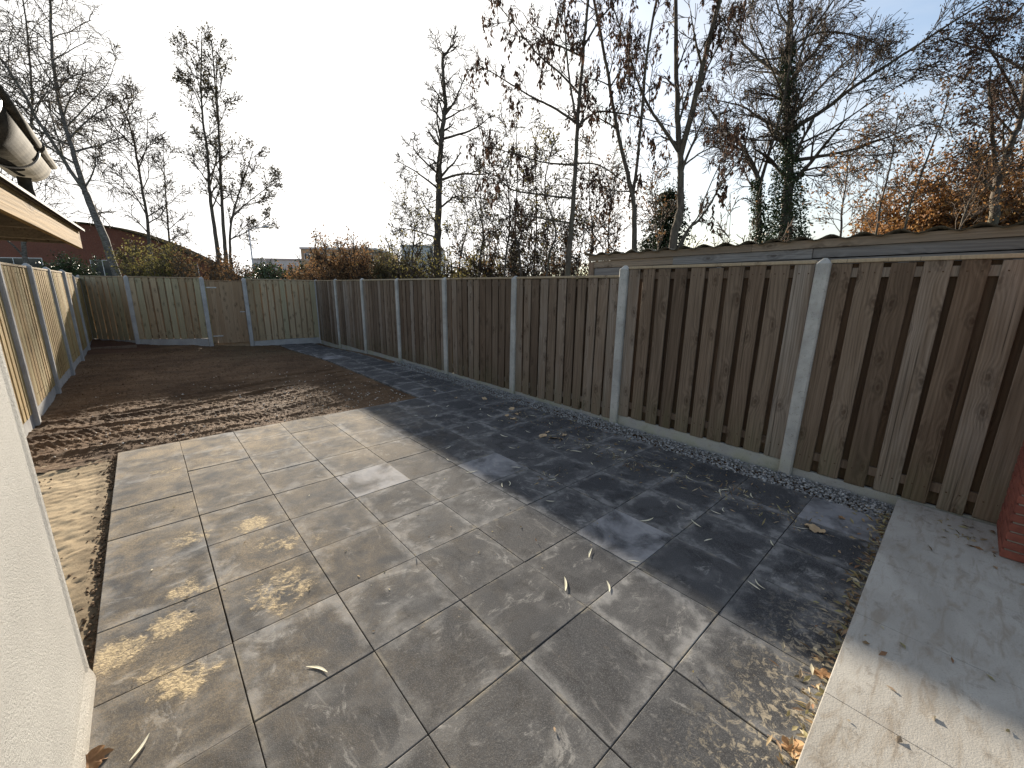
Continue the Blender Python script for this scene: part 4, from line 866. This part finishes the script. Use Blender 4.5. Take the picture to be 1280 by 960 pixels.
# ------------------------------------------------------------------ buildings beyond
def brickwall(name, a, b, mort, sc):
    k = NT(name); v = k.obj(False)
    br = k.n('TexBrick', _Vector=k.vmap(v, (1, 1, 1)), _Color1=a, _Color2=b, _Mortar=mort, _Scale=sc); br.inputs['Mortar Size'].default_value = .012
    tc = k.n('TexCoord').outputs['Object']; mp = k.n('Mapping', _Vector=tc); mp.inputs['Rotation'].default_value = (R(90), 0, 0); k.t.links.new(mp.outputs[0], br.inputs['Vector'])
    c = k.mix(k.math('MULTIPLY', k.step(k.noise(v, .7, 4, .6), .4, .7), .35), br.outputs[0], k.mix(.5, br.outputs[0], (.04, .03, .025)))
    return k.out(c, .9, None, spec=.15)
M['hall_brick'] = brickwall('hall_brick', (.17, .062, .042), (.23, .085, .055), (.2, .15, .12), 4.5)
M['hall_roof'] = simple('mossy_brown_roof', (.03, .027, .018), (.065, .052, .032), 3, 1.0, 0.0, 0, .4, 20)
M['beige_brick'] = brickwall('beige_brick', (.42, .33, .22), (.48, .38, .26), (.45, .38, .28), 4)
M['pale_clad'] = simple('pale_cladding', (.5, .5, .5), (.58, .58, .57), 1.0, .6, .3, 0, .05)
def m_glass():
    k = NT('window_glass'); return k.out((.035, .045, .05), .08, None, spec=.6)
M['glass'] = m_glass()
def window(par, x0, x1, z0, z1, mull=1, y=0.0):
    f = .06; bm = [((x0, y-.05, z0), (x0+f, y+.03, z1)), ((x1-f, y-.05, z0), (x1, y+.03, z1)), ((x0+f, y-.05, z0), (x1-f, y+.03, z0+f)), ((x0+f, y-.05, z1-f), (x1-f, y+.03, z1))]
    for k in range(mull): xm = x0+(x1-x0)*(k+1)/(mull+1); bm.append(((xm-.03, y-.045, z0+f), (xm+.03, y+.028, z1-f)))
    w = link('window', boxes('window', bm), M['white_pvc'], par)
    for k in range(mull+1):
        a = x0+(x1-x0)*k/(mull+1)+f*.6; b_ = x0+(x1-x0)*(k+1)/(mull+1)-f*.6
        link('pane', boxes('pane', [((a, y-.02, z0+f*.8), (b_, y+.01, z1-f*.8))]), M['glass'], w)
# brick hall with a barrel roof.  local x along its front, y away from the garden
A = at(-30, 345, 46); B = at(312, 345, 46); A.z = B.z = -.3; d = B-A; Lh = d.length
hall = empty('brick_hall', A, math.atan2(d.y, d.x)); tag(hall, 'red brown brick hall with arched roof behind leafless trees', 'building')
zt = lambda u: .8+ (at(100, 281, 46).z+.3-.8)*math.cos(min(abs(u-.36)/.64, 1)*math.pi/2)**.75 if u > .36 else at(100, 281, 46).z+.3
ol = [(0, 0)]+[(Lh*u, zt(u)) for u in np.linspace(0, 1, 26)]+[(Lh, 0)]
link('wall', prism('wall', ol, 1, 0, 1.5), M['hall_brick'], hall)
V, F = [], []; us = np.linspace(-.01, 1.005, 40)
for y in (-.25, 1.7):
    for dz in (.015, .19): V += [(Lh*u, y, zt(min(max(u, 0), 1))+dz) for u in us]
m = 40
for i in range(m-1): F += [(i, i+1, m+i+1, m+i), (2*m+i+1, 2*m+i, 3*m+i, 3*m+i+1), (m+i, m+i+1, 3*m+i+1, 3*m+i), (i+1, i, 2*m+i, 2*m+i+1)]
F += [(0, m, 3*m, 2*m), (m-1, 3*m-1, 4*m-1, 2*m-1)]
link('roof', mesh('roof', V, F), M['hall_roof'], hall)
def hx(px): return (at(px, 345, 46)-at(-30, 345, 46)).length
for (a, b_, t0, t1, mu) in ((4, 58, 345, 322, 2), (117, 147, 348, 325, 1), (217, 250, 348, 328, 1)):
    window(hall, hx(a), hx(b_), at(a, t0, 46).z+.3, at(a, t1, 46).z+.3, mu, -.012)
def block(name, label, px0, px1, top_, depth, dp_, mat, rows, cols, rail=True):
    A = at(px0, 345, depth); B = at(px1, 345, depth); d = B-A; L_ = d.length; e = empty(name, (A.x, A.y, -.3), math.atan2(d.y, d.x)); tag(e, label, 'building')
    H = at(px0, top_, depth).z+.3
    link('wall', boxes('wall', [((0, 0, -.2), (L_, dp_, H))]), M[mat], e); link('parapet', boxes('parapet', [((-.12, -.12, H+.002), (L_+.12, dp_+.12, H+.28))]), M['pale_clad'] if mat != 'pale_clad' else M['steel'], e)
    for r_ in range(rows):
        for c in range(cols):
            w_ = L_/cols; window(e, w_*(c+.25), w_*(c+.75), H*(r_+.35)/rows, H*(r_+.78)/rows, 1, -.012)
    return e
block('office_block', 'low white building far behind the dark green shrub', 318, 384, 325, 75, 10, 'pale_clad', 2, 5)
block('apartment_block', 'beige brick flat roofed block behind the rusty shrub', 379, 472, 312, 62, 12, 'beige_brick', 3, 6)
block('office_block', 'pale tall block behind the sturdy bare tree', 503, 545, 309, 70, 10, 'pale_clad', 3, 3)
# far wood closing the horizon
n = 26000; a = rng.uniform(R(-60), R(115), n); rr = rng.uniform(95, 135, n); hgt = 4.5+2.5*vnoise(a*40, a*0, 1.0, 31)*2; z = rng.random(n)**.8*np.maximum(hgt, 2)-.3
C = np.stack([CP[0]+rr*np.sin(a), CP[1]+rr*np.cos(a), z], 1)
o = link('far_wood', join_lv('far_wood', [leaves(C, np.zeros((n, 3)), rng.uniform(.5, 1.4, n), 1.5)]), M['lv_dark']); tag(o, 'far belt of brown trees closing the horizon', 'wood', kind='stuff')
# street lamp
lp = at(318, 345, 30); e = empty('street_lamp', (lp.x, lp.y, -.3)); tag(e, 'thin street lamp with a sideways arm by the many stemmed tree', 'street lamp')
Ht = at(318, 288, 30).z+.3
link('pole', tube_me('pole', [(0, 0, -.1), (0, 0, Ht*.5), (0, 0, Ht)], [.06, .05, .04]), M['steel'], e)
ax = Vector((rt.x, rt.y, 0)).normalized()
link('arm', tube_me('arm', [(0, 0, Ht-.03), tuple(ax*.5+Vector((0, 0, Ht+.08))), tuple(ax*1.0+Vector((0, 0, Ht+.13)))], .028), M['steel'], e)
link('lamp_head', tube_me('lamp_head', [tuple(ax*.95+Vector((0, 0, Ht+.12))), tuple(ax*1.15+Vector((0, 0, Ht+.15))), tuple(ax*1.45+Vector((0, 0, Ht+.18)))], [.04, .08, .05]), M['steel'], e)

# ------------------------------------------------------------------ fallen leaves
def willow(L, w, bend, curl):
    n = 7; V, F = [], []
    for i in range(n):
        t = i/(n-1); ww = w*math.sin(math.pi*min(max(t*.94+.03, 0), 1))**.8; x = L*(t-.5); y = bend*math.sin(math.pi*t)*L; z = curl*L*(2*t-1)**2
        V += [(x, y-ww, z+.3*ww), (x, y, z), (x, y+ww, z+.3*ww)]
    for i in range(n-1): F += [(3*i, 3*i+3, 3*i+4, 3*i+1), (3*i+1, 3*i+4, 3*i+5, 3*i+2)]
    return mesh('willow_leaf', V, F, True)
def lobed(L, lob, cup):
    n = 40; V = [(0, 0, 0)]; F = []
    for i in range(n):
        a = 2*math.pi*i/n; r_ = L*(.32+.17*abs(math.cos(a*lob/2))**.7)*(1+.25*math.cos(a)); V.append((r_*math.cos(a), r_*.75*math.sin(a), cup*L*(math.sin(a*2)**2*.5+random.random()*.3)))
    for i in range(n): F.append((0, 1+i, 1+(i+1) % n))
    V += [(-L*.35, -.0015, .002), (-L*.35, .0015, .002), (-L*.75, .0015, .012), (-L*.75, -.0015, .012)]; F.append((n+1, n+2, n+3, n+4))
    return mesh('fallen_leaf', V, F, True)
wl = [willow(*a) for a in ((.11, .0065, .05, .03), (.09, .006, -.07, .04), (.12, .007, .1, .02), (.075, .0055, .03, .05), (.10, .005, -.14, .03))]
for me in wl: me.materials.append(M['lf_willow'])
GL = 'narrow willow leaves lying on the paving'
spots = [(706, 731), (760, 734), (396, 838), (688, 627), (636, 605), (590, 590), (628, 607), (735, 557), (942, 733), (950, 731), (895, 641), (885, 676), (808, 650), (740, 580), (792, 703), (738, 692), (690, 600), (645, 585), (560, 560), (905, 638), (175, 935), (560, 575), (688, 530), (700, 543), (735, 546), (655, 523), (665, 520), (720, 565), (770, 570), (776, 575), (782, 566), (820, 583), (838, 590), (845, 592), (862, 598), (900, 615), (906, 613), (940, 620), (965, 680), (1000, 660), (612, 520), (600, 512), (630, 545), (585, 535), (575, 520), (545, 520), (536, 508), (560, 508), (520, 520), (700, 560), (675, 545), (660, 540), (760, 560), (745, 568), (850, 635), (870, 655), (990, 640), (640, 560)]
for i, (x, y) in enumerate(spots):
    p = gpt(x, y); o = link('willow_leaf', wl[i % 5], None, None, (p.x, p.y, .004), (random.gauss(0, .05), random.gauss(0, .02), random.uniform(0, 6.28))); tag(o, 'narrow pale willow leaf lying on the dark paving tiles', 'leaf', GL)
    s_ = random.uniform(.75, 1.15); o.scale = (s_, s_, s_)
lb = [lobed(.12, 5, .16), lobed(.1, 7, .22), lobed(.14, 5, .12)]
for k, (x, y, s_, m, lab) in enumerate(((1021, 664, 1.15, 'lf_tan', 'large tan curled leaf on the shaded tile near the pale slab'), (1052, 648, .5, 'lf_brown', 'small brown leaf on the shaded tile against the gravel'), (112, 953, .9, 'lf_brown', 'rusty brown leaf at the foot of the plaster wall'), (1025, 845, .8, 'lf_brown', 'curled brown leaf in the litter beside the sunlit slab'), (990, 937, .9, 'lf_brown', 'brown leaf against the sunlit end of the pale slab'))):
    p = gpt(x, y); me = lobed(.12, (5, 7)[k % 2], .2); me.materials.append(M[m]); o = link('fallen_leaf', me, None, None, (p.x, p.y, .006), (random.gauss(0, .15), random.gauss(0, .15), random.uniform(0, 6.28))); o.scale = (s_,)*3; tag(o, lab, 'leaf')
for me in lb: me.materials.append(M['lf_tan'])
for i, (x, y) in enumerate([(640, 512), (646, 518), (634, 520), (641, 524), (684, 541), (678, 546), (700, 549), (705, 545), (606, 499), (543, 489), (570, 498), (690, 548)]):
    p = gpt(x, y); o = link('fallen_leaf', lb[i % 3], None, None, (p.x, p.y, .006), (random.gauss(0, .2), random.gauss(0, .2), random.uniform(0, 6.28))); o.scale = (random.uniform(.6, 1.0),)*3; tag(o, 'pale tan lobed leaf on the shaded path beside the weathered fence', 'leaf', 'tan leaves on the shaded paving')
# litter: along the slab edge, the gravel and dotted over the tiles
def litter(name, label, P, size, asp):
    n = len(P); d = rng.normal(0, 1, (n, 3)); d[:, 2] *= .25; d /= np.linalg.norm(d, axis=1, keepdims=True); w = np.cross(d, np.array([0, 0, 1.])+rng.normal(0, .45, (n, 3))); w /= np.linalg.norm(w, axis=1, keepdims=True); nn = np.cross(w, d)
    s_ = size.reshape(-1, 1); L = s_*asp.reshape(-1, 1); P = np.asarray(P)
    V = np.stack([P-d*L*.5, P+w*s_*.5+nn*s_*.25, P+d*L*.5, P-w*s_*.5+nn*s_*.25], 1); lift = np.maximum(0, (.003-V[:, :, 2]+P[:, 2:3]*0).max(1)-0)
    V[:, :, 2] += np.where(V[:, :, 2].min(1) < .002, .002-V[:, :, 2].min(1), 0)[:, None]
    b = 4*np.arange(n)[:, None]; T = np.concatenate([b+[0, 1, 2], b+[0, 2, 3]], 0)
    o = link(name, np_mesh(name, V.reshape(-1, 3), None, T), M['litter']); tag(o, label, 'leaf litter', kind='stuff')
n = 420; x = .75+2.85*rng.random(n)**.75; y = -1.49+np.abs(rng.normal(0, .035, n)); m = rng.random(n) < .12; y = np.where(m, -1.49+rng.random(n)*.2, y)
litter('edge_litter', 'dry leaf litter heaped along the edge of the pale slabs', np.stack([x, y, rng.random(n)*.03], 1), rng.uniform(.006, .02, n), rng.uniform(1.4, 4.5, n))
cl = [gpt(a_, b_) for a_, b_ in ((735, 556), (765, 570), (790, 580), (810, 584), (842, 594), (862, 600), (905, 613), (925, 622), (700, 545), (645, 520), (690, 596), (955, 640), (1000, 650))]
n = 460; ci = rng.integers(0, len(cl), n); x = np.array([cl[i].x for i in ci])+rng.normal(0, .12, n); y = np.array([cl[i].y for i in ci])+rng.normal(0, .09, n); x = np.clip(x, 1.2, 3.6)
litter('drifted_litter', 'thin drift of leaf bits blown across the shaded tiles', np.stack([x, y, np.zeros(n)+.003], 1), rng.uniform(.004, .011, n), rng.uniform(1.8, 7, n))
n = 520; x = 3.5-np.abs(rng.normal(0, .45, n)); y = rng.uniform(-1.3, 7, n); k = rng.random(n) < .5; y = np.where(k, rng.normal(1.6, 1.1, n), y); x = np.clip(x, 1.0, 3.7); y = np.clip(y, -1.4, 9)
litter('scattered_litter', 'small scattered leaf bits on the shaded paving along the fence', np.stack([x, y, np.zeros(n)+.003], 1), rng.uniform(.005, .014, n), rng.uniform(1.5, 5.5, n))
n = 110; x = rng.uniform(-.9, 2.5, n); y = rng.uniform(-1.4, 4, n)
litter('tile_crumbs', 'tiny dark crumbs and leaf bits dotted over the paving', np.stack([x, y, np.zeros(n)+.003], 1), rng.uniform(.004, .011, n), rng.uniform(1.2, 3.5, n))
n = 60; x = np.concatenate([rng.normal(3.4, .15, 40).clip(2.9, 3.7), rng.uniform(1.2, 3.4, 20)]); y = np.concatenate([rng.normal(-1.9, .1, 40).clip(-2.0, -1.55), rng.uniform(-2.4, -1.55, 20)])
litter('slab_litter', 'bits of dry leaf on the pale slabs by the brick corner', np.stack([x, y, np.full(n, .105)], 1), rng.uniform(.006, .02, n), rng.uniform(1.5, 4, n))
